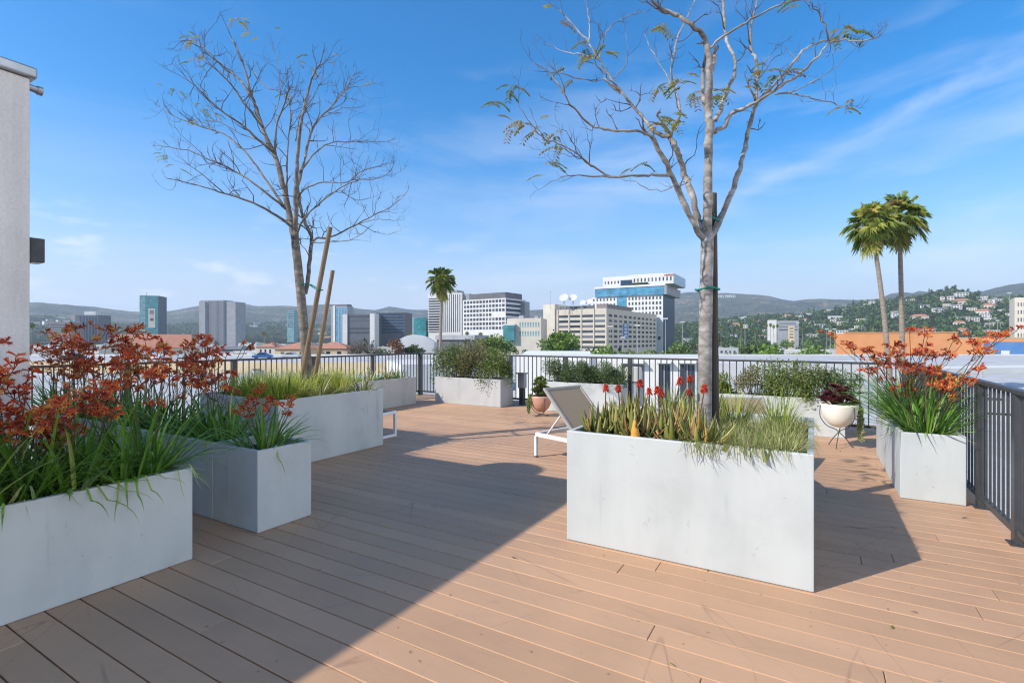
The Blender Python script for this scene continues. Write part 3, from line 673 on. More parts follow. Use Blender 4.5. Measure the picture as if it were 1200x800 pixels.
lounger('white lounger mostly hidden behind the grass of the large foreground planter, back half raised', (2.27, 5.78, 0.002), math.atan2(-0.98, -0.20), 1.15, 0.54, 38)
def bench(loc, rz):
    t = thing('low_bench', 'low white framed bench end with dark slats beside the tall shaded planter', 'bench', loc, rz); L, W, h = 1.1, 0.42, 0.365
    for x in (0, L):
        m = MB().box(x-0.018, x+0.018, 0, 0.036, 0.037, h-0.037).box(x-0.018, x+0.018, W-0.036, W, 0.037, h-0.037).box(x-0.018, x+0.018, 0, W, h-0.036, h).box(x-0.018, x+0.018, 0, W, 0, 0.036)
        m.build('loop_leg', M_WHITEM, t, bevel=0.003)
    for k in range(5):
        MB().box(0.02, L-0.02, 0.01+k*0.082, 0.075+k*0.082, h-0.03, h-0.006).build('slat', M_SLAT, t)
    return t
bench((-1.69, 7.45, 0.002), R(148))
pd = thing('utility_pedestal', 'small grey utility box on a post behind the right end of the shrub planter', 'utility box', AB(-5.42, 9.62, 0.002), ANG)
MB().box(-0.05, 0.05, -0.05, 0.05, 0, 0.36).build('post', M_DARK, pd)
MB().box(-0.08, 0.08, -0.06, 0.06, 0.361, 0.66).build('box', M_METAL, pd, bevel=0.01)
MB().box(-0.10, 0.10, -0.08, 0.08, 0.661, 0.69).build('cap', M_METAL, pd)
lv = random.Random(77)
for k in range(34):
    x, y = lv.uniform(-9, 2), lv.uniform(0.5, 9)
    a, b = lv.uniform(-4.8, 1.0), lv.uniform(2.2, 8.6)
    if (-1.6 < a < 0.1 and 3.2 < b < 4.95) or a < -4.9 and b < 5.1 or (a < -3.3 and b < 2.9): continue
    o = MB().blade((0, 0, 0.004), 0, 0.25, lv.uniform(0.02, 0.05), lv.uniform(0.008, 0.018), 0.6, 3, lv.random(), 0.3).build('fallen_leaf', lv.choice((M_YLEAF, M_TRUNK)), loc=AB(a, b, 0.003), rz=lv.uniform(0, 6.28))
    tag(o, 'small dry fallen leaf lying on the deck boards', 'leaf', 'fallen leaves on the deck')

# ------------------------------------------------------------------ terrace: the two bare trees
def smooth_path(P, per=4):
    Q = []
    for i in range(len(P)-1):
        p0, p1, p2, p3 = P[max(i-1, 0)], P[i], P[i+1], P[min(i+2, len(P)-1)]
        for j in range(per):
            f = j/per; Q.append(0.5*((2*p1)+(p2-p0)*f+(2*p0-5*p1+4*p2-p3)*f*f+(3*p1-p0-3*p2+p3)*f**3))
    Q.append(P[-1]); return Q
def bare_tree(label, base, Y0, rk, paths, mat, trunk, seed, twig_n, leafspots, to_px, twig_len=(0.12, 0.38), knob=0.0, tw_r=0.0062):
    """paths are limb centre lines; each wanders towards or away from the viewer by its own depth"""
    g = random.Random(seed); t = thing('bare_tree', label, 'tree', base)
    def W3(px, py, dy): Y = Y0+dy; return Vector(((px-600)/F*Y, Y, EYE+(HY-py)/F*Y))-Vector(base)
    tp = smooth_path([W3(x, y, d) for x, y, d in trunk[0]], 4); m = len(tp)
    tb = MB(); tb.tube(tp, [trunk[1]+(trunk[2]-trunk[1])*(i/(m-1))*(1+0.0) + (0.02 if i < 2 else 0) for i in range(m)], 16, 0.5)
    trunk_o = tb.build('trunk', mat, t, smooth=True)
    tw = MB(); limbs = []
    for (pts, r0, r1, d0, d1) in paths:
        n = len(pts); P = []
        for i, (cx, cy) in enumerate(pts):
            x, y = to_px(cx, cy); f = i/(n-1); P.append(W3(x, y, d0+(d1-d0)*f**0.8+(g.uniform(-.05, .05) if 0 < i else 0)))
        Q = smooth_path(P, 4); k = len(Q)
        Q = [q+Vector((g.gauss(0, 1), g.gauss(0, 1), g.gauss(0, 1)))*0.004 if 0 < i < k-1 else q for i, q in enumerate(Q)]
        rad = [rk*(r0+(r1-r0)*(i/(k-1))**0.8)*(1+g.uniform(-knob, knob)) for i in range(k)]
        lb = MB(); lb.tube(Q, rad, 10 if r0 > 0.015 else 6, 0.5); lb.build('limb', mat, trunk_o, smooth=True); limbs.append((Q, rad))
    def twig(p, d, L, r, lvl):
        n = 4; pts = [p]; dd = d.copy()
        for i in range(n):
            dd = (dd+Vector((g.gauss(0, .28), g.gauss(0, .28), g.gauss(0.10, .22)))).normalized(); pts.append(pts[-1]+dd*L/n)
        tw.tube(pts, [r*(1-0.7*i/n) for i in range(n+1)], 4, 0.5, cap=False)
        if lvl > 0:
            for q in range(g.randint(1, 3)):
                i = g.randint(1, n); ax = Vector((g.gauss(0, 1), g.gauss(0, 1), g.gauss(0.3, 0.8))).normalized()
                twig(pts[i], (dd*0.8+ax*0.7).normalized(), L*g.uniform(0.35, 0.65), r*0.62, lvl-1)
    for (Q, rad) in limbs:
        k = len(Q); ln = sum((Q[i+1]-Q[i]).length for i in range(k-1))
        cnt = int(twig_n*ln*g.uniform(0.8, 1.2)*(0.35 if rad[0] > 0.03 else 1))
        for q in range(cnt):
            f = 0.25+0.75*g.random()**0.7; i = min(k-2, int(f*(k-1))); d = (Q[i+1]-Q[i]).normalized()
            ax = Vector((g.gauss(0, 1), g.gauss(0, 1), g.gauss(0.25, 0.9))).normalized()
            twig(Q[i], (d*0.7+ax*0.8).normalized(), g.uniform(*twig_len)*(1.15-0.5*f), min(tw_r, rad[i]*0.6), 2)
        d = (Q[-1]-Q[-2]).normalized(); twig(Q[-1], d, g.uniform(0.10, 0.24), rad[-1]*0.9, 2)
    tw.build('twigs', M_TWIG, t)
    lf = MB(); C = []; O = []
    for (cx, cy, n) in leafspots:                       # pinnate leaves, paired leaflets along a drooping stalk
        x, y = to_px(cx, cy); c = W3(x, y, g.uniform(-.25, .25))
        for q in range(n):
            az = g.uniform(0, 6.28); L = g.uniform(0.08, 0.14); p = c+Vector((g.gauss(0, .035), g.gauss(0, .035), g.gauss(0, .03))); P = []
            for i in range(7):
                f = i/6; P.append(p+Vector((math.cos(az)*L*f, math.sin(az)*L*f, 0.02*f-0.07*f*f)))
            lf.tube(P, 0.001, 3, 0.5, cap=False); sd = Vector((-math.sin(az), math.cos(az), -0.35)); fw = Vector((math.cos(az), math.sin(az), -0.2)); rr_ = g.random()
            for i in range(1, 7):
                for s_ in (-1, 1):
                    C_ = P[i]; dd = (Vector((sd.x*s_, sd.y*s_, sd.z))+fw*0.5).normalized(); l = 0.038*g.uniform(.8, 1.15); w = fw.normalized()*l*0.27
                    mdp = C_+dd*l*0.5; lf.add([C_, mdp+w, C_+dd*l, mdp-w], [(0, 1, 2, 3)], min(1, max(0, rr_+g.uniform(-.2, .2))))
    lf.build('leaves', M_YLEAF, t)
    return t
T1 = lambda x, y: (560+x/2.553, y/2.553)
p1 = [
 ([(688,712),(688,600),(690,480),(692,390),(690,330),(692,260),(692,205),(690,150),(676,110),(640,75),(590,45),(550,25),(515,-5),(470,-70)], .052, .010, 0, -.25),
 ([(691,225),(700,195),(709,172)], .032, .026, 0, .03),
 ([(686,340),(676,290),(673,240),(675,205)], .026, .018, 0, -.05),
 ([(676,716),(650,672),(612,598),(582,530),(550,465),(518,408)], .034, .020, 0, -.25),
 ([(518,408),(500,398),(450,388),(390,390),(335,372),(290,325),(250,270),(215,220),(165,185)], .016, .004, -.25, -.6),
 ([(574,412),(530,395),(505,365),(470,325),(440,290),(400,235),(360,175),(330,130),(290,80),(245,30)], .023, .006, .12, .55),
 ([(425,280),(395,255),(370,215),(345,190)], .012, .006, .35, .3),
 ([(361,178),(300,160),(250,150),(205,130)], .007, .003, .4, .7),
 ([(425,272),(385,242),(340,240),(290,232),(240,215),(205,185)], .010, .003, .3, .1),
 ([(680,700),(655,650),(642,590),(620,520),(595,450),(574,412)], .038, .026, 0, .12),
 ([(574,412),(590,375),(607,340),(600,300),(585,260),(578,200),(590,140),(612,80),(640,20),(650,-30)], .017, .006, .12, .5),
 ([(592,280),(560,215),(525,160),(500,105)], .009, .003, .2, .6),
 ([(572,525),(520,523),(480,525),(400,530),(350,500),(300,465),(240,430),(190,410),(150,360),(120,310)], .015, .003, -.15, -.7),
 ([(410,530),(330,525),(270,525),(215,545)], .009, .003, -.4, -.5),
 ([(340,500),(300,472),(250,460)], .006, .002, -.4, -.5),
 ([(640,535),(600,550),(545,572),(490,555),(470,540)], .008, .003, .1, .2),
 ([(696,712),(725,655),(765,560),(790,485),(800,430),(815,370),(830,310),(835,250),(835,190),(820,150),(815,90),(830,30),(840,-30)], .034, .008, 0, .35),
 ([(700,395),(738,378),(755,342),(800,320),(860,290),(910,255),(960,220),(1010,180),(1050,130),(1100,120),(1150,125),(1200,108)], .024, .004, -.03, -.4),
 ([(830,315),(870,270),(910,230),(950,180),(980,145),(1030,125),(1065,118)], .018, .007, .2, .45),
 ([(890,283),(940,280),(1000,295),(1050,305),(1100,318)], .009, .003, -.15, -.2),
 ([(1048,122),(1042,80),(1020,45),(990,0),(975,-40)], .009, .005, -.3, -.4),
 ([(838,240),(855,195),(880,160),(900,135)], .007, .003, .25, .4),
 ([(960,185),(935,160),(912,138)], .006, .002, .3, .4),
 ([(710,360),(740,290),(765,230),(768,175),(745,120),(738,60),(733,0),(725,-50)], .023, .010, 0, .2),
 ([(692,145),(740,105),(790,75),(850,40),(900,15),(960,0),(1010,-20)], .014, .005, -.02, -.45),
 ([(330,130),(335,80),(330,40),(320,0),(310,-40)], .008, .003, .4, .7),
 ([(400,235),(440,200),(450,140),(440,100)], .007, .002, .3, .1),
 ([(925,281),(965,263),(1010,240),(1060,208),(1095,180)], .007, .002, -.17, -.4),
 ([(361,176),(372,140),(385,95),(420,65),(470,40),(505,36)], .009, .003, .42, .45),
]
l1 = [(60,320,5),(105,270,5),(120,370,6),(180,380,4),(230,390,4),(240,445,3),(200,490,4),(228,50,2),(340,155,4),(380,160,3),(270,225,2),(540,360,6),(590,360,6),(500,500,3),(560,80,4),(600,240,6),(655,280,6),(705,280,5),(860,215,6),(900,225,4),(1080,100,5),(1120,95,3),(1080,315,3),(780,265,1),(560,250,3),(960,5,2)]
TB1 = (1.475, 3.93, 0.69)
bare_tree('bare pale tree with a thick trunk and sparse leaves in the large foreground planter', TB1, 3.93, 0.76, p1, M_BARK1,
          ([(825.5,512,0),(826,470,0),(826.5,400,0),(827.5,340,.0),(828.5,300,0),(829,272,0)], .052, .046), 31, 5.0, l1, T1, (0.10, 0.30), 0.13)
T2 = lambda x, y: (170+x/2.581, 10+y/2.581)
p2 = [
 ([(452,697),(440,640),(425,570),(405,480),(390,440),(360,370),(340,310),(325,270),(310,215),(290,150),(262,90)], .042, .007, 0, .3),
 ([(388,435),(340,395),(290,350),(230,310),(180,260),(125,210)], .018, .005, 0, -.5),
 ([(325,270),(280,210),(230,170),(190,130),(150,100),(112,98)], .016, .004, .1, .5),
 ([(358,360),(310,300),(260,230),(215,185),(165,150)], .016, .004, 0, -.3),
 ([(437,655),(380,615),(310,580),(240,560),(180,540),(75,515)], .017, .004, 0, -.6),
 ([(424,605),(380,540),(340,480),(290,420),(240,380),(180,360),(110,335),(60,310),(35,290)], .017, .003, 0, .7),
 ([(418,600),(350,545),(270,490),(200,460),(130,430),(35,415)], .016, .003, 0, -.2),
 ([(458,700),(456,640),(455,570),(460,480),(465,400),(475,330),(490,260),(510,200),(530,165)], .034, .006, .02, -.4),
 ([(458,545),(480,470),(500,380),(530,330),(570,290),(610,240),(628,205)], .020, .006, 0, .5),
 ([(392,440),(400,350),(425,280),(435,240)], .014, .006, 0, -.4),
 ([(437,625),(431,560),(429,500),(432,400),(440,330),(432,265)], .016, .006, 0, .4),
 ([(455,690),(478,640),(520,595),(580,550),(640,520),(700,515),(745,490)], .013, .003, 0, -.6),
 ([(497,735),(515,697),(560,690),(630,660),(690,625),(750,595),(792,555)], .016, .003, 0, .3),
 ([(499,705),(520,708),(560,705),(620,700),(660,680)], .008, .003, 0, -.4),
 ([(468,495),(520,430),(570,405),(640,403),(735,402)], .013, .003, 0, .6),
 ([(456,600),(480,548),(540,525),(610,525),(660,490),(740,470)], .011, .003, 0, -.4),
 ([(330,190),(370,240),(420,250),(470,290)], .006, .003, .3, 0),
 ([(484,862),(494,815),(500,740),(502,690),(485,650),(470,600),(462,540)], .026, .016, .06, .1),
 ([(250,400),(262,440),(270,488)], .006, .004, .2, 0),
 ([(240,560),(170,500),(110,455)], .007, .002, -.4, -.7),
 ([(340,395),(290,380),(230,345),(190,340)], .008, .003, -.1, .2),
 ([(530,330),(560,320),(600,300),(650,300)], .007, .002, .2, .2),
 ([(510,200),(520,180),(560,150)], .005, .002, -.3, -.4),
 ([(610,240),(650,235),(695,228)], .005, .002, .4, .5),
 ([(590,550),(640,580),(690,570)], .006, .002, -.3, -.2),
 ([(630,660),(680,640),(740,640),(778,640)], .005, .002, .2, .4),
 ([(360,370),(400,300),(410,220),(385,110)], .007, .002, .1, .4),
 ([(455,400),(470,330),(520,250),(540,200)], .009, .003, 0, .3),
]
l2 = [(275,40,4),(310,50,3),(150,80,4),(120,100,2),(155,165,3),(180,140,3),(165,295,4),(190,310,4),(160,345,3),(75,455,4),(95,480,2),(95,240,2),(430,262,3),(465,170,2),(500,160,2),(560,150,2),(680,228,2),(330,72,2),(400,62,1),(370,555,2),(20,240,1)]
TB2 = (-2.66, 6.62, 0.68)
bare_tree('bare multi-branched brownish tree with a slim trunk in the tall shaded planter', TB2, 6.62, 1.08, p2, M_BARK2,
          ([(361,463,0),(360,430,0),(357,395,0),(353,350,0),(349,310,0),(345.5,281,0)], .066, .050), 32, 8.5, l2, T2, (0.18, 0.55), 0.05, 0.0085)
def stake(label, p, q, r):
    t = tag(MB().tube([p, q], [r*1.05, r*0.95], 12).build('tree_stake', M_STAKE, loc=(0, 0, 0)), label, 'stake'); return t
def pxp(x, y, Y): return Vector(((x-600)/F*Y, Y, EYE+(HY-y)/F*Y))
stake('taller leaning round wooden stake tied to the slim bare tree', pxp(351, 458, 6.45), pxp(387, 266, 6.35), 0.030)
stake('shorter leaning round wooden stake right of the slim bare tree', pxp(366, 460, 6.75), pxp(390, 317, 6.9), 0.028)
M_STAKE = surf('dark_stake', (0.055, 0.042, 0.032), (0.11, 0.085, 0.065), 6, 0.85, (6, 6, 0.5), bmp=0.3)
stake('dark upright stake tied behind the thick pale trunk', pxp(837.5, 505, 4.0), pxp(835.0, 227, 4.0), 0.033)
def tie(label, pts, r=0.009):
    return tag(MB().tube([Vector(p) for p in pts], r, 6).build('tree_tie', M_TIE), label, 'tie')
def ring(cx, cy, z, rx, ry, n=20): return [(cx+rx*math.cos(i*2*math.pi/n), cy+ry*math.sin(i*2*math.pi/n), z+0.006*math.sin(i)) for i in range(n+1)]
c = pxp(830, 339, 3.96); tie('green tie round the middle of the thick pale trunk and its stake', ring(c.x, c.y+0.02, c.z, 0.082, 0.115))
c = pxp(831, 259, 3.97); tie('green tie round the fork of the thick pale trunk', ring(c.x, c.y+0.02, c.z, 0.075, 0.105))
a_, b_ = pxp(357, 333, 6.62), pxp(374, 339, 6.38)
tie('teal tie strung between the slim tree and its taller stake', [a_+Vector((-0.07, 0, 0)), a_+Vector((0, -0.085, 0)), a_+Vector((0.07, -0.03, -0.01)), b_+Vector((-0.04, 0.02, 0)), b_+Vector((0.0, -0.045, -0.01)), b_+Vector((0.045, 0, -.01)), b_+Vector((0.0, 0.045, 0)), a_+Vector((0.06, 0.06, 0)), a_+Vector((0, 0.075, 0))], 0.008)

# ------------------------------------------------------------------ distance: palms, trees
def fan_frond(mb, base, az, el, pet, fan, g, n=20):
    d = Vector((math.cos(az)*math.cos(el), math.sin(az)*math.cos(el), math.sin(el))); side = Vector((-math.sin(az), math.cos(az), 0)); up = side.cross(d)
    m = base+d*pet*0.55; e = base+d*pet+Vector((0, 0, -0.16*pet*math.cos(el)))
    r = min(1, max(0, g.gauss(0.42, 0.22)-0.2*(el < -0.4)+0.55*(el < -0.95))); mb.tube([base, m, e], [0.03, 0.022, 0.016], 4, min(1, r+.3), cap=False)
    d2 = (d+Vector((0, 0, -0.45*math.cos(el)))).normalized(); up = side.cross(d2)
    for i in range(n):
        a = (i/(n-1)-0.5)*4.4; l = fan*(1-0.22*abs(a)/2.2)*g.uniform(.8, 1.12)
        dd = (d2*math.cos(a)+side*math.sin(a)).normalized(); q = e+dd*l*0.55+up*0.04*math.cos(a); tip = e+dd*l*0.9+Vector((0, 0, -l*g.uniform(0.2, 0.6))); w = dd.cross(up).normalized()*fan*0.042
        mb.add([e, q+w, tip, q-w], [(0, 1, 2), (0, 2, 3)], min(1, max(0, r+g.uniform(-.15, .15))))
def palm(label, loc, top, H_crown, r0, r1, lean, seed, group=None, nf=44, sc=1.0, cat='palm tree'):
    g = random.Random(seed); t = thing('palm_tree', label, cat, loc, 0, group); h = top-H_crown*0.42-loc[2]
    P = [Vector((lean[0]*(f**1.5), lean[1]*(f**1.5), h*f)) for f in [i/9 for i in range(10)]]
    MB().tube(P, [r0*(1.25 if i == 0 else 1)+(r1-r0)*i/9 for i in range(10)], 12).build('trunk', M_PTRUNK, t, smooth=True)
    mb = MB(); c = P[-1]
    for k in range(nf):
        el = 1.45-2.3*(k/nf)**0.9+g.uniform(-.12, .12); fan_frond(mb, c+Vector((0, 0, 0.1)), k*2.4+g.uniform(-.3, .3), el, H_crown*0.25*g.uniform(.75, 1.25), H_crown*0.20*g.uniform(.85, 1.15), g)
    for k in range(26):                                  # dead fronds hanging down the trunk
        az = g.uniform(0, 6.28); fan_frond(mb, c+Vector((0, 0, -0.1-0.04*k)), az, -1.2+g.uniform(-.15, .15), H_crown*0.16, H_crown*0.20, g, 9)
    mb.build('fronds', M_PALM, t); return t
c = pxp(517, 398, 60)
palm('lone tall fan palm rising behind the olive shrub planter', (c.x-0.15, 60, ROOF), EYE+(398-310)*0.1, 4.5, 0.20, 0.15, (0.25, 0), 3)
c = pxp(1043, 398, 40)
palm('left one of two tall palms above the orange building', (c.x, 40, ROOF), EYE+(398-231)*40/600, 4.9, 0.20, 0.14, (-1.25, 0.3), 4)
c = pxp(1058, 398, 42)
palm('right and taller one of two tall palms above the orange building', (c.x, 42, ROOF), EYE+(398-225)*42/600, 5.3, 0.21, 0.15, (-0.45, -0.2), 5)

def crown_mesh(seed, w, h, n, size, lobes=10, flat=0.8):
    g = np.random.default_rng(seed); C = []; O = []
    for k in range(lobes):
        a = g.uniform(0, 6.28); r = math.sqrt(g.uniform(0, 1))*0.36*w; z = h*g.uniform(0.18, 0.78)*(1-0.35*(r/(0.36*w))**2); s = g.uniform(0.16, 0.26)*w
        m = n//lobes; d = g.normal(size=(m, 3)); d /= np.linalg.norm(d, axis=1)[:, None]; rad = g.uniform(0, 1, m)**0.4
        C.append(np.array([r*math.cos(a), r*math.sin(a), z])+d*rad[:, None]*np.array([s, s, s*flat*min(1, h/w*1.2)])); O.append(d*0.6+np.array([0, 0, .3]))
    return MB().leaves(np.concatenate(C), size, np.concatenate(O), 0.75, None, 1, seed)
def tree(name, label, cat, group, mat, seed, loc, w, h, trunk_h, n=900, size=0.6, lobes=11, r0=0.25, flat=0.8):
    t = thing(name, label, cat, loc, 0, group); g = random.Random(seed)
    cm = crown_mesh(seed, w, h, n, size, lobes, flat); cm.v = [(x, y, z+trunk_h) for x, y, z in cm.v]; cm.build('crown', mat, t)
    tb = MB(); tb.tube([(0, 0, -0.3), (g.uniform(-.1, .1), 0, trunk_h*0.6), (0.1, 0.05, trunk_h)], [r0*1.3, r0, r0*0.8], 8)
    for k in range(6):
        a = k*1.05+g.uniform(-.3, .3); rr = w*g.uniform(.2, .38)
        tb.tube([(0, 0, trunk_h*0.75), (rr*.5*math.cos(a), rr*.5*math.sin(a), trunk_h+h*.15), (rr*math.cos(a), rr*math.sin(a), trunk_h+h*g.uniform(.35, .7))], [r0*.6, r0*.35, r0*.12], 5)
    tb.build('trunk', M_TRUNK, t, smooth=True); return t
def gz(Y, y): return EYE+(HY-y)*Y/F
def px_x(px, Y): return (px-600)/F*Y
tree('umbrella_tree', 'bright green umbrella shaped tree in front of the beige office block', 'tree', None, M_TREEB, 41, (px_x(656, 150), 150, GROUND), 11.5, 6.0, 12.3, 2600, 0.75, 14, 0.28)
tree('umbrella_tree', 'broad bright green tree below the white gridded office block', 'tree', None, M_TREEB, 42, (px_x(583, 160), 160, GROUND), 14.5, 6.5, 10.6, 2800, 0.8, 15, 0.3)
tree('shrub_tree', 'low dark green bushy tree right behind the far railing near the grey street poles', 'tree', None, M_TREE, 43, (px_x(802, 175), 175, GROUND), 8.5, 7.0, 6.5, 1600, 0.7, 12, 0.25)
tree('rusty_tree', 'small rusty red leaved tree beyond the left railing', 'tree', None, M_RUST, 44, (px_x(463, 152), 152, GROUND), 7.0, 8.8, 8.8, 1000, 0.6, 12, 0.18)
tree('shrub_tree', 'rounded green tree right of the rusty red one beyond the left railing', 'tree', None, M_TREE, 45, (px_x(487, 155), 155, GROUND), 7.0, 5.4, 9.2, 1200, 0.6, 10, 0.2)
def far_bare(label, px, Y, ytop, w, seed):
    g = random.Random(seed); t = thing('leafless_tree', label, 'tree', (px_x(px, Y), Y, GROUND)); h = gz(Y, ytop)-GROUND; mb = MB(); tb = MB()
    tb.tube([(0, 0, -0.2), (0.1, 0, h*0.3), (0, 0.1, h*0.5)], [0.3, 0.22, 0.16], 8); tb.build('trunk', M_TRUNK, t, smooth=True)
    def br(p, d, L, r, lv):
        pts = [p]; 
        for i in range(4): d = (d+Vector((g.gauss(0, .2), g.gauss(0, .2), g.gauss(.08, .15)))).normalized(); pts.append(pts[-1]+d*L/4)
        mb.tube(pts, [r, r*.8, r*.65, r*.5, r*.35], 4, cap=False)
        if lv:
            for q in range(4): i = g.randint(1, 4); br(pts[i], (d+Vector((g.gauss(0, .7), g.gauss(0, .7), g.gauss(.1, .4)))).normalized(), L*.6, r*.5, lv-1)
    for k in range(14):
        a = k*.7+g.uniform(-.2, .2); br(Vector((0, 0, h*g.uniform(.3, .5))), Vector((math.cos(a)*.7, math.sin(a)*.7, g.uniform(.4, 1.2))).normalized(), w*.42, 0.17, 3)
    mb.build('branches', M_TRUNK, t)
far_bare('leafless grey brown tree standing left of the rusty red tree', 433, 150, 369, 9, 3)
far_bare('leafless brown tree in front of the dark glass office behind the left railing', 418, 175, 376, 8, 4)

# ------------------------------------------------------------------ distance: city buildings
W_WHITE = surf('white_render', (0.50, 0.50, 0.48), (0.59, 0.59, 0.57), 0.15, 0.8)
W_CREAM = surf('cream_render', (0.50, 0.46, 0.38), (0.58, 0.54, 0.46), 0.2, 0.85)
W_BEIGE = surf('beige_render', (0.44, 0.40, 0.33), (0.53, 0.48, 0.40), 0.2, 0.85)
W_TAN = surf('tan_render', (0.50, 0.40, 0.24), (0.58, 0.47, 0.30), 0.4, 0.85)
W_GREY = surf('grey_concrete', (0.22, 0.23, 0.25), (0.29, 0.30, 0.31), 0.2, 0.8)
W_DKGREY = surf('dark_cladding', (0.07, 0.075, 0.085), (0.11, 0.115, 0.125), 0.2, 0.6)
W_BROWN = surf('brown_cladding', (0.16, 0.14, 0.14), (0.22, 0.19, 0.18), 0.2, 0.8)
W_ORANGE = surf('orange_render', (0.58, 0.25, 0.10), (0.66, 0.30, 0.125), 0.25, 0.85)
W_BLUE = surf('blue_render', (0.06, 0.16, 0.36), (0.09, 0.21, 0.43), 0.3, 0.7)
W_ROOFG = surf('grey_roofing', (0.27, 0.28, 0.30), (0.36, 0.37, 0.39), 0.1, 0.8)
W_ROOFW = surf('white_roofing', (0.54, 0.54, 0.54), (0.63, 0.63, 0.63), 0.12, 0.7)
W_TILE = surf('terracotta_tiles', (0.33, 0.15, 0.095), (0.42, 0.20, 0.135), 1.2, 0.85)
G_DARK = glassy('dark_glass', (0.025, 0.035, 0.05), panes=True); G_BLUE = glassy('blue_glass', (0.05, 0.20, 0.32), 0.15); G_TEAL = glassy('teal_glass', (0.04, 0.20, 0.22), 0.15); G_NAVY = glassy('navy_glass', (0.02, 0.045, 0.085), 0.35, 0.2)
G_PALE = glassy('pale_teal_glass', (0.16, 0.30, 0.32), 0.2)
POLE = surf('pole_grey', (0.30, 0.30, 0.29), (0.38, 0.38, 0.37), 0.5, 0.6)
class Bld:
    """a block with its near corner at column xc and depth Y; the front runs left to xl, the side runs right to xr"""
    def __init__(s, name, label, cat, Y, xl, xc, xr, ytop, theta, mat, base=GROUND, group=None, depth=None, zt=None):
        s.Y = Y; th = R(theta); s.th = th; kc = (xc-600)/F; kl = (xl-600)/F; kr = (xr-600)/F; s.Xc = kc*Y
        s.w = (s.Xc-kl*Y)/(math.cos(th)+kl*math.sin(th))
        s.d = depth if depth else (kr*Y-s.Xc)/(math.sin(th)-kr*math.cos(th))
        s.base = base; s.h = (zt if zt is not None else gz(Y, ytop))-base
        s.t = thing(name, label, cat, (s.Xc, Y, base), -th, group)
        s.wall = MB().box(-s.w, 0, 0, s.d, 0, s.h).build('wall', mat, s.t)
    def fx(s, px):                      # column -> local x on the front
        k = (px-600)/F; return -((s.Xc-k*s.Y)/(math.cos(s.th)+k*math.sin(s.th)))
    def fy(s, px):                      # column -> local y on the side
        k = (px-600)/F; return (k*s.Y-s.Xc)/(math.sin(s.th)-k*math.cos(s.th))
    def z(s, y, lx=0.0, ly=0.0):
        Yd = s.Y - math.sin(s.th)*lx*1.0 + math.cos(s.th)*ly
        return gz(Yd, y)-s.base
    def part(s, name, mat, x0, x1, y0, y1, z0, z1): return MB().box(x0, x1, y0, y1, z0, z1).build(name, mat, s.t)
    def grid(s, face, a0, a1, z0, z1, nx, nz, wf, hf, mat, name='window', off=0.0, skip=None, stagger=0.0):
        cw, ch = (a1-a0)/nx, (z1-z0)/nz; w, h = cw*wf, ch*hf; pr = 0.08
        me = (MB().box(-w/2, w/2, -pr, 0.3, -h/2, h/2) if face == 'front' else MB().box(-0.3, pr, -w/2, w/2, -h/2, h/2)).mesh(name); me.materials.append(mat)
        for j in range(nz):
            for i in range(nx):
                if skip and skip(i, j): continue
                o = bpy.data.objects.new(name, me); COL.objects.link(o); o.parent = s.t
                u = a0+cw*(i+0.5)+(stagger*cw if j % 2 else 0)
                o.location = (u, off, z0+ch*(j+0.5)) if face == 'front' else (off, u, z0+ch*(j+0.5))
    def bands(s, face, a0, a1, z0, z1, nz, hf, mat, name='window_band', off=0.0, n_mull=0):
        ch = (z1-z0)/nz
        for j in range(nz):
            zc = z0+ch*(j+0.5); h = ch*hf/2
            if face == 'front': MB().box(a0, a1, off-0.07, off+0.3, zc-h, zc+h).build(name, mat, s.t)
            else: MB().box(off-0.3, off+0.07, a0, a1, zc-h, zc+h).build(name, mat, s.t)
    def strips(s, face, a0, a1, z0, z1, nx, wf, mat, name='window_strip', off=0.0):
        cw = (a1-a0)/nx
        for i in range(nx):
            u = a0+cw*(i+0.5); h = cw*wf/2
            if face == 'front': MB().box(u-h, u+h, off-0.07, off+0.3, z0, z1).build(name, mat, s.t)
            else: MB().box(off-0.3, off+0.07, u-h, u+h, z0, z1).build(name, mat, s.t)
def roof_kit(b, n, seed, hmax=2.5, mat=None):
    g = random.Random(seed)
    for k in range(n):
        w, d, h = g.uniform(1.5, 5), g.uniform(1.5, 4), g.uniform(0.8, hmax); x = -g.uniform(0.1, 0.9)*b.w; y = g.uniform(0.15, 0.8)*b.d
        MB().box(max(x, -b.w+.5), min(x+w, -0.4), y, min(y+d, b.d-.3), b.h+0.002, b.h+h).build('roof_unit', mat or W_ROOFG, b.t)

# stacked white and blue office tower
b = Bld('office_tower', 'tall white and blue glass office tower of shifted stacked blocks', 'office building', 430, 693, 777, 790.5, 345, 30, W_WHITE)
zt = b.h; zb = b.z(372)
b.part('glass_base', G_TEAL, -b.w+3, -0.2, -0.15, 0.5, 0.1, b.z(393)); b.part('glass_slot', G_BLUE, b.fx(723), b.fx(734), -0.5, 0.6, 2, zt-0.05)
b.part('side_glass', G_NAVY, -0.5, 0.15, 0.4, b.d-0.4, 3, zt-0.3)
b.grid('front', b.fx(735.5), -0.8, b.z(369.5), b.z(345.5), 10, 4, 0.52, 0.6, G_DARK, stagger=0.0)
b.grid('front', b.fx(694), b.fx(722), b.z(369.5), b.z(345.5), 7, 4, 0.42, 0.5, G_DARK)
o1 = 2.5
b.part('glass_storey', G_BLUE, b.fx(698), b.fx(779), -1.5, b.d+1, zt+0.02, b.z(335)); b.part('storey_frame', W_WHITE, b.fx(697.5), b.fx(780), -2.2, b.d+1.5, b.z(334.9), b.z(332.5))
b.part('storey_end', W_GREY, b.fx(779)+0.01, b.fx(779)+2.0, -1.8, b.fy(793), zt+0.02, b.z(335)); 
xl, xr = b.fx(706), b.fx(789)
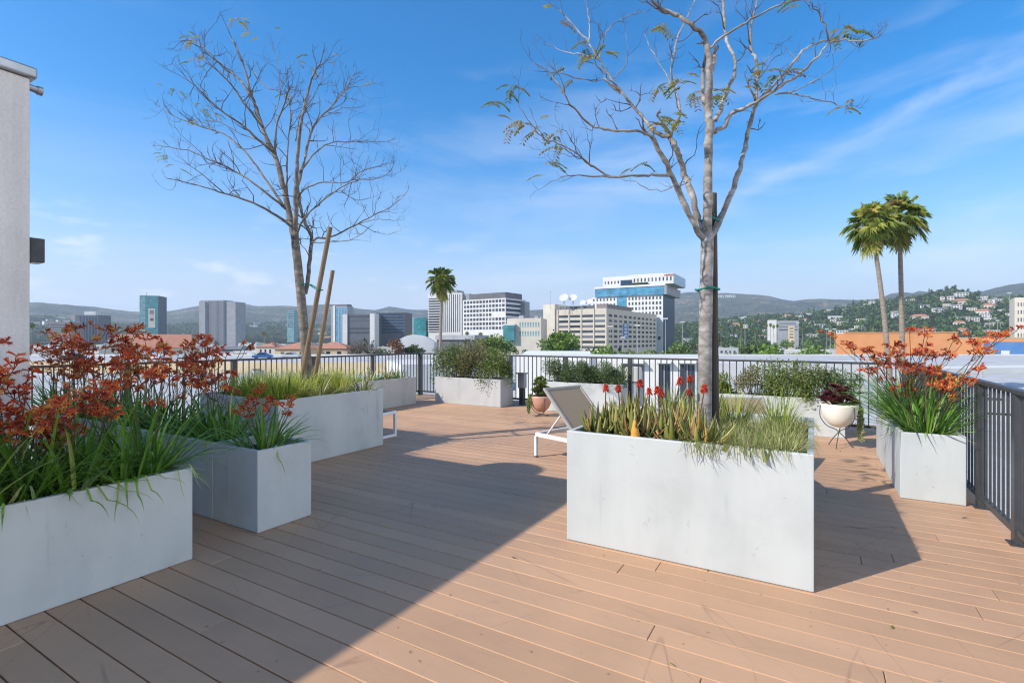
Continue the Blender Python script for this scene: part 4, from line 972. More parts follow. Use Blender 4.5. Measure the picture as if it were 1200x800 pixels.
b.part('top_block', W_WHITE, xl, xr, 1.0, b.d+6, b.z(332.4), b.z(320.5)); b.part('top_end_glass', G_BLUE, xr-0.1, xr+0.12, 1.6, b.d+5.4, b.z(331.5), b.z(321.5))
b.part('terrace_glass', G_NAVY, b.fx(727), b.fx(740), 0.4, 1.2, b.z(332), b.z(325.5))
b.grid('front', b.fx(707), b.fx(726), b.z(330.5), b.z(324.5), 5, 1, 0.4, 0.6, G_DARK, off=1.0); b.grid('front', b.fx(741), b.fx(788), b.z(330.5), b.z(322.5), 11, 1, 0.4, 0.55, G_DARK, off=1.0)
b.part('roof_plant', W_WHITE, b.fx(735), b.fx(775), 6, b.d, b.z(320.4), b.z(318.8))
b.part('entrance_panel', W_WHITE, b.fx(769.5), b.fx(776.5), -1.0, -0.2, 0.1, b.z(391)); b.part('entrance_window', G_DARK, b.fx(771.5), b.fx(774.5), -1.06, -0.9, b.z(398), b.z(394))
hedge = crown_mesh(9, 3, 2, 160, 0.9, 6); hm = MB()
for i in range(7): hm.add([(x+b.fx(742)+i*2.0, y-0.6, z+b.z(332.4)) for x, y, z in hedge.v], hedge.f, hedge.r)
hm.build('terrace_planting', M_TREE, b.t)
def lettering(txt, name, mat, parent, loc, rot, size, depth=0.25):
    cu = bpy.data.curves.new('tmp', 'FONT'); cu.body = txt; cu.size = size; cu.extrude = depth; cu.align_x = 'CENTER'; o = bpy.data.objects.new('tmp', cu); COL.objects.link(o)
    dg = bpy.context.evaluated_depsgraph_get(); me = bpy.data.meshes.new_from_object(o.evaluated_get(dg)); bpy.data.objects.remove(o); bpy.data.curves.remove(cu)
    q = bpy.data.objects.new(name, me); COL.objects.link(q); me.materials.clear(); me.materials.append(mat)
    if parent is not None: q.parent = parent
    q.location = loc; q.rotation_euler = rot; return q
M_RED = surf('red_letters', (0.55, 0.03, 0.03), (0.62, 0.05, 0.04), 1, 0.5); M_LET = surf('white_letters', (0.72, 0.72, 0.70), (0.78, 0.78, 0.76), 0.1, 0.7)
lettering('NETFLIX', 'sign_letters', M_RED, b.t, (b.fx(783.5), 0.70, b.z(323.2)), (R(90), 0, 0), 2.0, 0.2)

# white gridded office with dark top
b = Bld('office_block', 'white gridded office block with a dark roof storey, left of the beige office block', 'office building', 480, 542.5, 592.5, 616, 349, 35, W_WHITE)
b.grid('front', -b.w+1, -0.6, b.z(387, -b.w/2), b.h-0.4, 13, 7, 0.74, 0.64, G_DARK, name='window', skip=lambda i, j: j == 3 and i > 8)
b.bands('side', 0.6, b.d-0.5, b.z(387), b.h-0.4, 7, 0.55, G_NAVY)
b.part('roof_storey', W_DKGREY, b.fx(549), -1, 1.2, b.d-5, b.h+0.02, b.h+(349-342)*0.8)
b.part('side_wing', W_GREY, 0.02, 5, b.d-9, b.d-0.5, 0, b.h-2)
# residential tower
b = Bld('apartment_tower', 'slim white residential tower with vertical window strips and balconies', 'apartment tower', 620, 502, 541, 552, 343, 22, W_WHITE)
b.strips('front', b.fx(518), -1, b.z(389), b.h-1.5, 9, 0.45, G_DARK); b.part('rear_core', W_GREY, b.fx(540), b.fx(549), 4, b.d+4, 2, b.h-1)
for j in range(13):
    z0 = b.z(388)+(b.h-b.z(388)-5)*j/13; b.part('balcony', W_WHITE, b.fx(502), b.fx(517), -1.6, -0.02, z0, z0+0.9); b.part('balcony_glass', G_DARK, b.fx(502.4), b.fx(516.6), -0.05, 0.2, z0+1.0, z0+2.8)
b.part('roof_box', W_GREY, b.fx(512), b.fx(534), 3, b.d-3, b.h+0.02, b.h+4)
# beige low office
b = Bld('low_office', 'low beige office with two rows of pale windows in front of the gridded block', 'office building', 330, 594, 634, 641, 372.5, 14, W_CREAM)
b.grid('front', b.fx(608), -0.7, b.z(396), b.z(375), 8, 2, 0.5, 0.55, G_PALE); b.part('glass_box', G_TEAL, b.fx(591), b.fx(604), -3, -0.05, b.z(399), b.z(381)); b.part('glass_box_frame', W_WHITE, b.fx(590.5), b.fx(604.5), -2.6, -0.1, b.z(380.9), b.z(379))
roof_kit(b, 3, 4)
# beige block with satellite dishes
b = Bld('studio_block', 'beige ribbed office block with satellite dishes on its roof', 'office building', 340, 637.5, 711, 769.5, 361, 33, W_BEIGE)
b.part('stair_tower', W_CREAM, b.fx(637.5), b.fx(651), -1.2, b.d*0.3, 0.02, b.z(357, -b.w))
zl, zh = b.z(409.5), b.z(366); fl = (zh-zl)/7
for i, (p0, p1) in enumerate(((655, 666), (668, 680), (682.5, 695), (697, 709))):
    for j in range(7):
        z0 = zl+fl*j+fl*0.18; w_ = MB().box(b.fx(p0), b.fx(p1), -0.05, 0.25, z0, z0+fl*0.50).build('window', G_DARK, b.t)
for p0 in (653.5, 667, 681.2, 696, 710.3): b.part('rib', W_BEIGE, b.fx(p0)-0.45, b.fx(p0)+0.45, -0.55, -0.01, 0.05, b.h)
b.grid('side', 1.5, b.d-1.5, zl, zh, 11, 7, 0.6, 0.5, G_DARK)
b.part('banner', W_BLUE, 0.02, 0.25, b.fy(730), b.fy(736), b.z(396), b.z(378))
for j in range(4): b.part('banner_mark', W_WHITE, 0.26, 0.30, b.fy(731.3), b.fy(734.7), b.z(394-j*4.2), b.z(391.6-j*4.2))
b.part('roof_screen', W_DKGREY, b.fx(655), b.fx(696), 1, 1.4, b.h+0.02, b.h+2.2); b.part('roof_screen_side', W_BROWN, b.fx(698), -0.3, 1.5, b.d*0.45, b.h+0.02, b.h+3.0)
roof_kit(b, 5, 3, 2.4, W_WHITE)
for j in range(3): b.part('stair_window', G_DARK, b.fx(649), b.fx(650.5), -1.27, -1.0, b.z(401-j*7), b.z(399-j*7))
bt = b
def dish(px, py, r, Y, label):
    zb = bt.base+bt.h; z = gz(Y, py); t = thing('satellite_dish', label, 'satellite dish', (px_x(px, Y), Y, zb), 0, 'white dishes on the studio roof')
    H = z-zb; mb = MB(); prof = [(r*i/8, 0.34*r*(i/8)**2) for i in range(9)]; mb.lathe(prof+[(r*0.97, 0.34*r+0.03)]+[(rr*0.97, zz+0.03) for rr, zz in prof[::-1]], 24)
    M = Matrix.Translation((0, 0, H)) @ Euler((R(58), 0, R(-25))).to_matrix().to_4x4(); mb.v = [tuple(M @ Vector(p)) for p in mb.v]; mb.build('reflector', W_ROOFW, t, smooth=True)
    MB().tube([M @ Vector((0, 0, 0)), M @ Vector((0, 0, r*0.75))], 0.07, 5).build('feed', POLE, t)
    s_ = MB()
    for a in (0.5, 2.6, 4.7): s_.tube([(math.cos(a)*r*.5, math.sin(a)*r*.5, 0.01), (0, 0.3, H-0.2*r)], 0.12, 5)
    s_.build('mount', POLE, t)
dish(661, 349.5, 3.1, 352, 'large white satellite dish, leftmost of the pair on the studio block roof'); dish(671.5, 349.5, 2.9, 352, 'large white satellite dish, right one of the tall pair on the studio block roof')
dish(683, 355, 2.1, 350, 'smaller white satellite dish near the middle of the studio block roof'); dish(690.5, 354, 2.1, 350, 'smaller white satellite dish nearest the stacked office tower')
def mast(px, Y, y0, y1, label, zb=None):
    zb = zb if zb is not None else GROUND; t = thing('light_pole', label, 'light pole', (px_x(px, Y), Y, zb), 0, 'street and sports field poles'); H = gz(Y, y0)-zb
    MB().tube([(0, 0, 0), (0, 0, H)], [0.16, 0.10], 6).build('pole', POLE, t); MB().box(-1.0, 1.0, -0.2, 0.2, H+0.01, H+0.6).build('lamp_head', W_ROOFW, t)
for px, Y, y0, lab in ((645, 352, 342, 'thin mast with a small head on the studio block roof'), (715, 200, 383, 'grey street pole in front of the corner of the studio block'), (747, 210, 382, 'tall street pole before the shaded side of the studio block'), (780, 230, 374, 'white street pole in front of the stacked office tower'), (800, 260, 378, 'slim street pole just left of the thick trunk'),
                   (873, 330, 372, 'tall floodlight pole at the left of the green sports field'), (935, 360, 379, 'floodlight pole in the middle of the sports field'), (969, 300, 386, 'leftmost of three close pale poles beside the orange building'), (973, 310, 388, 'middle one of three close pale poles beside the orange building'), (978, 300, 386, 'rightmost of three close pale poles beside the orange building'),
                   (1183, 300, 344, 'tall floodlight pole at the far right before the cream building'), (1160, 310, 371, 'shorter pole above the blue wall at the right'), (1169, 320, 376, 'thin pole right of the shorter one above the blue wall'), (730, 220, 396, 'short pale post under the blue banner')):
    mast(px, Y, y0, 0, lab, zb=(bt.base+bt.h+0.0 if px == 645 else None))
# left group
b = Bld('brown_block', 'squat brown office block far left beside the blue grey tower', 'office building', 900, 57, 83, 86, 377, -3, W_BROWN, depth=30); b.bands('front', -b.w+2, -2, b.z(391), b.h-3, 4, 0.4, G_DARK); roof_kit(b, 2, 2)
b = Bld('glass_tower', 'dark blue grey glass tower with a small white roof box at the far left', 'office tower', 950, 88, 115, 118, 369, -4, W_DKGREY, depth=34); b.strips('front', -b.w+7, -1, 2, b.h-2, 6, 0.62, G_NAVY); b.part('white_edge', W_GREY, -b.w-6, -b.w-0.02, 1, 22, 0, b.h-3); b.part('roof_box', W_WHITE, -b.w*.75, -b.w*.25, 8, 22, b.h+.02, b.h+7)
b = Bld('green_tower', 'slim green glass tower with a tall printed portrait banner on its front', 'office tower', 820, 163.5, 185.5, 187, 346.5, -12, W_DKGREY, depth=30)
b.part('glass_front', G_TEAL, b.fx(170.5), -0.1, -0.2, 0.1, 1, b.h-0.3); b.part('glass_side', G_PALE, b.fx(163.6), b.fx(170.3), -0.2, 0.1, 1, b.h-1)
b.part('banner', W_CREAM, b.fx(174), b.fx(182), -0.5, -0.21, b.z(384), b.z(361.5)); b.part('banner_print', W_BROWN, b.fx(175.5), b.fx(180.5), -0.56, -0.51, b.z(368), b.z(363.5)); b.part('banner_print', W_DKGREY, b.fx(175.8), b.fx(180.2), -0.56, -0.51, b.z(376), b.z(373)); b.part('banner_print', W_BEIGE, b.fx(176), b.fx(180), -0.58, -0.52, b.z(373), b.z(368))
b.part('mast', POLE, b.fx(171)-.3, b.fx(171)+.3, 2, 2.6, b.h+.02, b.h+5)
b = Bld('slab_tower', 'grey twin slab tower with blank concrete end walls', 'office tower', 800, 235, 262, 266, 351.5, 8, W_GREY, depth=24)
b.part('left_slab', W_GREY, b.fx(235)-.2, b.fx(242), -3, 14, 0, b.h-2); b.part('right_slab', W_GREY, b.fx(263), b.fx(275), 2, 26, 0, b.z(353.5)); b.strips('front', b.fx(243.5), b.fx(262), 2, b.h-1.5, 14, 0.5, G_DARK); b.part('recess', G_DARK, b.fx(262)-0.1, b.fx(263), 0.5, 10, 0, b.h-3)
b = Bld('teal_tower', 'tiny pale teal tower in front of the hills left of the slim tree', 'office tower', 1100, 336.5, 344.5, 346, 363.5, 5, G_PALE, depth=16); b.bands('front', -b.w+1, -1, b.z(384), b.h-1, 8, .4, G_DARK)
b = Bld('glass_block', 'white and blue glass tower between the stakes and the leafless tree', 'office tower', 700, 388, 407, 414, 358.5, 20, W_GREY); b.strips('front', b.fx(393), -0.6, 3, b.h-1.5, 4, 0.66, G_BLUE); b.part('roof_storey', W_DKGREY, -b.w+2, -1, 1, b.d-2, b.h+.02, b.h+2.5); b.part('white_pier', W_WHITE, b.fx(391), b.fx(393), -1, 2, 0, b.h+1)
b = Bld('pier_block', 'dark office with two blank white piers behind the leafless tree', 'office building', 560, 406, 438, 441, 368, 6, W_DKGREY, depth=24); b.part('white_pier', W_WHITE, b.fx(402), b.fx(407.5), -1.5, 12, 0, b.h); b.part('white_pier', W_WHITE, b.fx(434), b.fx(439.5), -1.5, 12, 0, b.h+.6); b.bands('front', b.fx(409), b.fx(433), b.z(392), b.h-.5, 5, .55, G_DARK)
b = Bld('dark_glass_office', 'dark glass office right of the white pier behind the rusty red tree', 'office building', 580, 440.5, 474, 477, 366, 8, W_DKGREY, depth=26); b.bands('front', -b.w+.5, -.5, b.z(391), b.h-.6, 7, .6, G_NAVY); roof_kit(b, 3, 8)
b = Bld('glass_office', 'greenish glass office just left of the lone palm', 'office building', 640, 474.5, 495, 501, 371.5, 18, W_GREY); b.bands('front', -b.w+.5, -.5, b.z(391), b.h-.6, 6, .6, G_PALE); b.part('glass_wing', G_TEAL, b.fx(486), b.fx(500), -2, 12, 0, b.h-.5)
# right group
b = Bld('orange_building', 'long windowless orange rendered building under the two palms', 'warehouse', 185, 990, 1122, 1126, 390, 15, W_ORANGE, depth=10); b.part('parapet', W_ORANGE, -b.w-.2, .2, -.2, .4, b.h+.02, b.h+.4)
b = Bld('orange_wing', 'lower orange wing continuing to the right of the long orange building', 'warehouse', 200, 1121, 1232, 1234, 396, 22, W_ORANGE, depth=9); b.part('coping', W_CREAM, -b.w-.1, .1, -.2, .3, b.h+.02, b.h+.3)
b = Bld('blue_shed', 'blue walled shed with a pale door at the right in front of the orange wing', 'shed', 165, 1160, 1206, 1208, 400.5, 30, W_BLUE, depth=7); b.part('door', W_WHITE, b.fx(1173), b.fx(1183), -.1, .2, 0, b.z(411)); b.part('pale_band', W_GREY, b.fx(1160.4), b.fx(1164), -.15, .2, 0, b.h-.2)
b = Bld('cream_tower', 'cream office tower cut by the right edge of the photo', 'office building', 330, 1189, 1226, 1228, 347.5, 38, W_CREAM, depth=20); b.grid('front', -b.w+1, -1, b.z(397), b.h-2, 9, 5, .4, .5, G_DARK)
b = Bld('pale_hall', 'long pale grey hall on the far side of the sports field', 'hall', 700, 902, 936, 940, 375.5, 24, W_GREY, depth=20); b.part('white_end', W_WHITE, b.fx(900), b.fx(910), -.6, 20, 0, b.h+1.2); b.bands('front', -b.w+12, -1, b.z(388), b.h-2, 3, .4, G_DARK)
b = Bld('tan_tower', 'narrow tan block in front of the pale hall beyond the sports field', 'building', 620, 924, 931, 933, 382, 26, W_TAN, depth=12); b.bands('front', -b.w+1, -1, b.z(397), b.h-1, 4, .4, G_DARK)
# white curved hall and grey roof hall
t = thing('arched_hall', 'white hall with a low arched roof behind the rusty red tree', 'hall', (px_x(485, 330), 330, GROUND), R(4)); mb = MB(); Wd = 26.0
ring_ = [(-Wd/2+Wd*i/16, gz(330, 401)-GROUND+ (gz(330, 391)-gz(330, 401))*math.sin(math.pi*i/16)**1.1*0.9) for i in range(17)]
vs = [(x, 0, z) for x, z in ring_]+[(x, 30, z) for x, z in ring_]+[(-Wd/2, 0, 0), (Wd/2, 0, 0), (-Wd/2, 30, 0), (Wd/2, 30, 0)]
mb.add(vs, [(i, i+1, 18+i, 17+i) for i in range(16)]+[tuple([34]+[35]+list(range(16, -1, -1))), (34, 0, 17, 36), (16, 35, 37, 33)]); mb.build('shell', W_ROOFW, t)
MB().box(-Wd/2+2, Wd/2-2, -0.12, 0.1, 2, 7).build('doors', W_ROOFG, t)
b = Bld('grey_roof_hall', 'wide low hall with a slate blue grey roof right of the lone palm', 'hall', 300, 512, 556, 570, 398, 20, W_DKGREY); b.part('roof', W_ROOFG, -b.w-.5, .5, -1, b.d+1, b.h+.02, b.h+2.8)
# red tiled houses
def tiled(label, Y, xl, xr, y_eave, y_ridge, th, dep, wallmat, seed, hip=True):
    b = Bld('tiled_house', label, 'house', Y, xl, xr, xr+1, y_eave, th, wallmat, depth=dep, group='red tiled buildings'); h = gz(Y, y_ridge)-gz(Y, y_eave); e = 0.5; i = dep/2 if hip else 0.0
    vs = [(-b.w-e, -e, b.h+.02), (e, -e, b.h+.02), (e, dep+e, b.h+.02), (-b.w-e, dep+e, b.h+.02), (-b.w+i, dep/2, b.h+h), (-i, dep/2, b.h+h)]
    MB().add(vs, [(0, 1, 5, 4), (2, 3, 4, 5), (1, 2, 5), (3, 0, 4), (3, 2, 1, 0)]).build('roof', W_TILE, b.t)
    b.grid('front', -b.w+1, -1, b.h-3.2, b.h-.4, max(3, int(b.w/4)), 1, .35, .6, G_DARK); return b
b = tiled('wide salmon tiled building with a cream gable end behind the kangaroo paws', 180, 131, 222, 407.5, 391.5, -26, 14, W_CREAM, 1, False)
g_ = MB().add([(-b.w-3.2, -1.0, 0), (-b.w+4.4, -1.0, 0), (-b.w+4.4, -1.0, b.h), (-b.w+0.6, -1.0, b.h+4.6), (-b.w-3.2, -1.0, b.h), (-b.w-3.2, -.6, 0), (-b.w+4.4, -.6, 0), (-b.w+4.4, -.6, b.h), (-b.w+0.6, -.6, b.h+4.6), (-b.w-3.2, -.6, b.h)], [(0, 1, 2, 3, 4), (9, 8, 7, 6, 5), (0, 5, 6, 1), (1, 6, 7, 2), (2, 7, 8, 3), (3, 8, 9, 4), (4, 9, 5, 0)]).build('gable', W_CREAM, b.t)
tiled('terracotta hipped house left of the slim tree beyond the railing', 175, 322, 362, 409, 400.5, 4, 12, W_TAN, 2); tiled('lower terracotta hipped house right of the slim tree beyond the railing', 182, 362, 407, 408.5, 400.5, 2, 12, W_TAN, 3)
tiled('small dark roofed tan house left of the terracotta ones', 210, 300, 322, 406.5, 401, 6, 10, W_CREAM, 4)

# the neighbouring white flat roof
t = thing('flat_roofed_building', 'vast white flat roofed building spreading below and beyond the terrace railing', 'building', AB(0, 0, 0), ANG)
RP = [(2.3, -60.0), (2.3, 11.2), (-75.0, 11.2)]
def toab(X, Y): return (X*UX+Y*UY, X*VX+Y*VY)
RP = RP+[toab(-135, 95), toab(-135, 140), toab(150, 140), toab(150, -60)]
def prism(P, z0, z1):
    n = len(P); vs = [(x, y, z0) for x, y in P]+[(x, y, z1) for x, y in P]
    return MB().add(vs, [tuple(range(n)), tuple(range(2*n-1, n-1, -1))]+[(i, n+i, n+(i+1) % n, (i+1) % n) for i in range(n)])
prism(RP, GROUND, ROOF).build('wall', W_WHITE, t)
m, nt, bs = new_mat('roof_membrane'); tc = N(nt, 'ShaderNodeTexCoord'); br = N(nt, 'ShaderNodeTexBrick', inp={'Scale': 1.0, 'Mortar Size': 0.02, 'Brick Width': 12.0, 'Row Height': 2.0, 'Color1': c4((.47, .47, .465)), 'Color2': c4((.42, .42, .415)), 'Mortar': c4((.31, .31, .31))}); nt.links.new(tc.outputs['Object'], br.inputs['Vector'])
cc = mixc(nt, br.outputs['Color'], ramp(nt, noise(nt, tc.outputs['Object'], 0.3, 6), [(.35, (.8, .79, .77)), (.65, (1.03, 1.03, 1.03))]), 1.0, 'MULTIPLY'); nt.links.new(cc, bs.inputs['Base Color']); bs.inputs['Roughness'].default_value = .7
cen = (20.0, 60.0); RI = [(x+(0.3 if x < 50 else -0.3), y+(0.3 if y < 40 else -0.3)) for x, y in RP]
RI[0] = (2.6, -59.6); RI[1] = (2.6, 11.5); RI[2] = (-74.7, 11.5); RI[3] = toab(-134.6, 95.2); RI[4] = toab(-134.6, 139.6); RI[5] = toab(149.6, 139.6); RI[6] = toab(149.6, -59.5)
prism(RI, ROOF+.004, ROOF+.05).build('roof', m, t)
pp = MB()
for i in range(7):
    p, q = RP[i], RP[(i+1) % 7]; pp.bar((p[0], p[1], ROOF+.23), (q[0], q[1], ROOF+.23), .28, .44)
pp.build('parapet', W_WHITE, t)
def rroom(label, Y, xl, xr, ytop, th, dep, mat, name='rooftop_room'): return Bld(name, label, 'rooftop building', Y, xl, xr, xr+1, ytop, th, mat, base=ROOF+.06, depth=dep)
b = rroom('white rooftop room with dark windows seen through the far railing balusters', 29, 700, 838, 419.5, 24, 6, W_WHITE)
for p0, p1 in ((729, 754), (772, 785), (797, 814)):
    f = b.part('window', G_DARK, b.fx(p0), b.fx(p1), -.04, .1, b.z(478, b.fx(p0)), b.z(427, b.fx(p0))); MB().box(b.fx(p0)-.12, b.fx(p1)+.12, -.5, -.02, b.z(425, b.fx(p0)), b.z(423, b.fx(p0))).build('canopy', W_WHITE, b.t)
    MB().box((b.fx(p0)+b.fx(p1))/2-.03, (b.fx(p0)+b.fx(p1))/2+.03, -.07, -.041, b.z(478, b.fx(p0)), b.z(427, b.fx(p0))).build('mullion', W_GREY, f)
u = thing('roof_duct', 'grey round duct cap standing before the rooftop room windows', 'duct', (px_x(742, 26), 26, ROOF+.055)); MB().lathe([(.32, 0), (.32, 2.2), (0, 2.2)], 18).build('duct', POLE, u); MB().lathe([(0, 2.25), (.42, 2.25), (.42, 2.95), (0, 3.0)], 18).build('cap', W_CREAM, u)
rroom('blank white rooftop wall left of the room with windows', 36, 604, 690, 419, 24, 8, W_WHITE); rroom('pale blank rooftop block in the gap left of the olive shrub planter', 44, 470, 600, 425, -20, 10, W_WHITE)
b = rroom('low gabled white roof shed under the umbrella tree', 95, 610, 690, 418, 10, 16, W_WHITE); MB().add([(-b.w-.4, -.4, b.h+.02), (.4, -.4, b.h+.02), (.4, 16.4, b.h+.02), (-b.w-.4, 16.4, b.h+.02), (-b.w, 8, b.h+.9), (0, 8, b.h+.9)], [(0, 1, 5, 4), (2, 3, 4, 5), (1, 2, 5), (3, 0, 4), (3, 2, 1, 0)]).build('roof', W_ROOFW, b.t)
rroom('long sunlit tan parapet wall beyond the left railing', 66, 20, 486, 424.5, 3, .5, W_TAN, 'boundary_wall')
rroom('low white roof block far right below the orange wing', 70, 1085, 1300, 429, -12, 5, W_WHITE); rroom('bright white low roof block behind the hedge planter', 60, 838, 1062, 424, -6, 4, W_WHITE)
for k, (px, Y) in enumerate(((905, 62), (960, 55), (1010, 66), (1130, 46), (1175, 42), (1150, 60), (1090, 52), (640, 50), (585, 48), (260, 62), (150, 58), (330, 60))):
    u = thing('roof_vent', 'small grey capped vent pipe rising from the white flat roof', 'vent', (px_x(px, Y), Y, ROOF+.055), 0, 'vent pipes on the white flat roof')
    MB().lathe([(.11, 0), (.11, .55), (0, .55)], 12).build('vent_pipe', POLE, u); MB().lathe([(0, .60), (.20, .60), (.20, .66), (0, .76)], 12).build('vent_cap', POLE, u)
rg = random.Random(21)
for k, (px, Y) in enumerate(((870, 50), (915, 46), (1000, 42), (560, 60), (655, 70), (300, 55), (235, 50), (380, 48), (1120, 38), (1165, 30), (120, 46))):
    u = thing('air_conditioner', 'grey boxy air conditioning unit standing on the white flat roof', 'air conditioner', (px_x(px, Y), Y, ROOF+.055), ANG, 'air conditioners on the white flat roof'); h = rg.uniform(.7, 1.2)
    MB().box(-.7, .7, -.5, .5, .12, h).build('casing', W_ROOFG, u, bevel=.02); MB().lathe([(.0, h+.1), (.38, h+.1), (.40, h+.005)], 14).build('fan_grille', M_DARK, u); MB().box(-.7, -.55, -.5, .5, 0, .119).box(.55, .7, -.5, .5, 0, .119).build('skid', M_DARK, u)

# ------------------------------------------------------------------ ground, hills, field
def ground():
    m, nt, b = new_mat('city_ground'); tc = N(nt, 'ShaderNodeTexCoord'); ob = tc.outputs['Object']
    vo = N(nt, 'ShaderNodeTexVoronoi', inp={'Scale': 0.03}); nt.links.new(ob, vo.inputs['Vector'])
    sx = N(nt, 'ShaderNodeSeparateColor'); nt.links.new(vo.outputs['Color'], sx.inputs[0])
    col = ramp(nt, sx.outputs[0], [(0.0, (.16, .16, .155)), (.35, (.05, .07, .025)), (.55, (.22, .20, .17)), (.75, (.06, .085, .03)), (1, (.34, .33, .31))])
    col = mixc(nt, col, ramp(nt, noise(nt, ob, 0.02, 6), [(.35, (.7, .7, .68)), (.65, (1.15, 1.15, 1.1))]), 1.0, 'MULTIPLY')
    nt.links.new(col, b.inputs['Base Color']); b.inputs['Roughness'].default_value = .9
    S = 9000; structure(MB().add([(-S, -S, GROUND), (S, -S, GROUND), (S, S, GROUND), (-S, S, GROUND)], [(0, 1, 2, 3)]).build('ground', m))
    road = surf('asphalt', (.045, .045, .047), (.07, .07, .072), .1, .9)
    structure(MB().add([(-400, 470, GROUND+.02), (500, 455, GROUND+.02), (500, 470, GROUND+.02), (-400, 485, GROUND+.02)], [(0, 1, 2, 3)]).build('road', road))
    lawn = surf('sports_lawn', (.06, .13, .025), (.10, .18, .04), .05, .9)
    q = [(px_x(818, 430), 430), (px_x(915, 400), 400), (px_x(925, 800), 800), (px_x(835, 860), 860)]
    structure(MB().add([(x, y, GROUND+.03) for x, y in q], [(0, 1, 2, 3)]).build('lawn', lawn))
ground()
from mathutils import noise as mn
def prof(P, x):
    if x <= P[0][0]: return P[0][1]
    for (x0, y0), (x1, y1) in zip(P, P[1:]):
        if x <= x1: return y0+(y1-y0)*(x-x0)/(x1-x0)
    return P[-1][1]
def make_hills(name, P, Rr, R0, R1, amp, scale, mat, nphi=420, nr=60, x0=-250, x1=1450, seed=0.0, back=0.6):
    def height(px, r):
        phi = math.atan((px-600)/F); y = r*math.cos(phi); ridge = EYE+(HY-prof(P, px))*(Rr*math.cos(phi))/F-GROUND
        s = max(0, min(1, (r-R0)/(Rr-R0))); s = s*s*(3-2*s)*0.45+s*0.55
        if r > Rr: s = max(0, 1-(r-Rr)/(R1-Rr)*back)
        X, Y = r*math.sin(phi), y
        v = mn.fractal(Vector((X*scale, Y*scale, seed)), 0.9, 2.1, 6); v2 = 1-abs(mn.noise(Vector((X*scale*.6, Y*scale*.35, seed+5))))*2
        env = min(1, max(0, s))*(1-max(0, min(1, s))**6*0.75)
        return X, Y, GROUND-0.6+max(0, ridge)*s+env*amp*(v*0.8+v2*0.6)*max(0.05, min(1.0, ridge/120))
    vs = []
    for j in range(nr+1):
        r = R0+(R1-R0)*j/nr
        for i in range(nphi+1): vs.append(height(x0+(x1-x0)*i/nphi, r))
    fs = [(j*(nphi+1)+i, j*(nphi+1)+i+1, (j+1)*(nphi+1)+i+1, (j+1)*(nphi+1)+i) for j in range(nr) for i in range(nphi)]
    structure(MB().add(vs, fs).build(name, mat, smooth=True)); return height
def hillmat(name, a, b_, c, sc):
    m, nt, b = new_mat(name); tc = N(nt, 'ShaderNodeTexCoord'); ob = tc.outputs['Object']
    f = noise(nt, ob, sc, 8, None, .65); col = ramp(nt, f, [(.3, a), (.52, b_), (.72, c)])
    f2 = noise(nt, ob, sc*9, 4, None, .6); col = mixc(nt, col, ramp(nt, f2, [(.38, (.42, .45, .42)), (.62, (1.5, 1.42, 1.3))]), 1.0, 'MULTIPLY')
    nt.links.new(col, b.inputs['Base Color']); b.inputs['Roughness'].default_value = .95; b.inputs['Specular IOR Level'].default_value = .1
    bump(nt, b, f2, 1.0, 25); return m
far_P = [(-250,362),(0,360),(45,358),(60,359.5),(100,362),(135,365.5),(165,367),(190,366),(222,362),(250,359.5),(285,357.5),(300,360),(335,359),(350,360.5),(390,359),(410,362),(440,366),(455,362),(480,364),(520,364),(600,370),(680,366),(740,356),(790,347.5),(815,345.5),(835,346.5),(850,344.5),(890,345),(902,346.5),(915,350),(930,352),(945,350.5),(960,350.5),(985,351.5),(1010,352.5),(1030,351),(1045,345),(1058,343.5),(1070,347.5),(1076,345),(1090,347),(1110,350),(1140,348),(1165,340.5),(1185,337),(1210,333.5),(1260,332),(1450,345)]
HF = make_hills('far_hills', far_P, 5200, 2600, 7600, 95, .0011, hillmat('chaparral', (.030, .040, .018), (.085, .088, .048), (.26, .20, .13), .005), nphi=520, nr=90)
near_P = [(-250,396),(560,396),(700,392),(780,384),(820,378),(860,374),(900,371),(940,369),(965,366),(990,361),(1010,356),(1040,354),(1070,351.5),(1100,346.5),(1118,344.5),(1135,346),(1150,350),(1175,352),(1200,350),(1260,346),(1450,350)]
HN = make_hills('hillside', near_P, 1650, 760, 2300, 14, .004, hillmat('wooded_hillside', (.022, .034, .013), (.045, .060, .024), (.11, .095, .06), .02), nphi=420, nr=70, seed=9)
left_P = [(-250,376),(0,374),(60,372),(110,376),(150,381),(200,381),(240,379),(300,377),(350,379),(420,384),(480,388),(540,394),(700,397),(1450,397)]
HL = make_hills('foothills', left_P, 3000, 1500, 3900, 26, .003, hillmat('foothill_scrub', (.03, .04, .02), (.06, .068, .034), (.13, .115, .075), .012), nphi=360, nr=50, seed=3)
def on_slope(px, y):
    r = 3000.0
    while r < 5600:
        X, Y, z = HF(px, r)
        if z >= EYE+(HY-y)*Y/F: return X, Y, z
        r += 10
    return HF(px, 5150)
HS = [(ch,)+tuple(on_slope(840.6+i*2.45, 349.4)) for i, ch in enumerate('HOLLYWOOD')]
hs = thing('hillside_sign', 'row of big white letters standing on the far hill just right of the thick trunk', 'sign', (HS[0][1], HS[0][2], HS[0][3]))
for ch, X, Yd, z in HS:
    d_ = (X-HS[0][1], Yd-HS[0][2]-6, z-HS[0][3])
    lettering(ch, 'letter', M_LET, hs, (d_[0], d_[1], d_[2]+4), (R(90), 0, 0), 30, 1.0)
    MB().box(d_[0]-4, d_[0]-3, d_[1]+1.2, d_[1]+2.2, d_[2]-14, d_[2]+22).box(d_[0]+3, d_[0]+4, d_[1]+1.2, d_[1]+2.2, d_[2]-14, d_[2]+22).build('scaffold', POLE, hs)

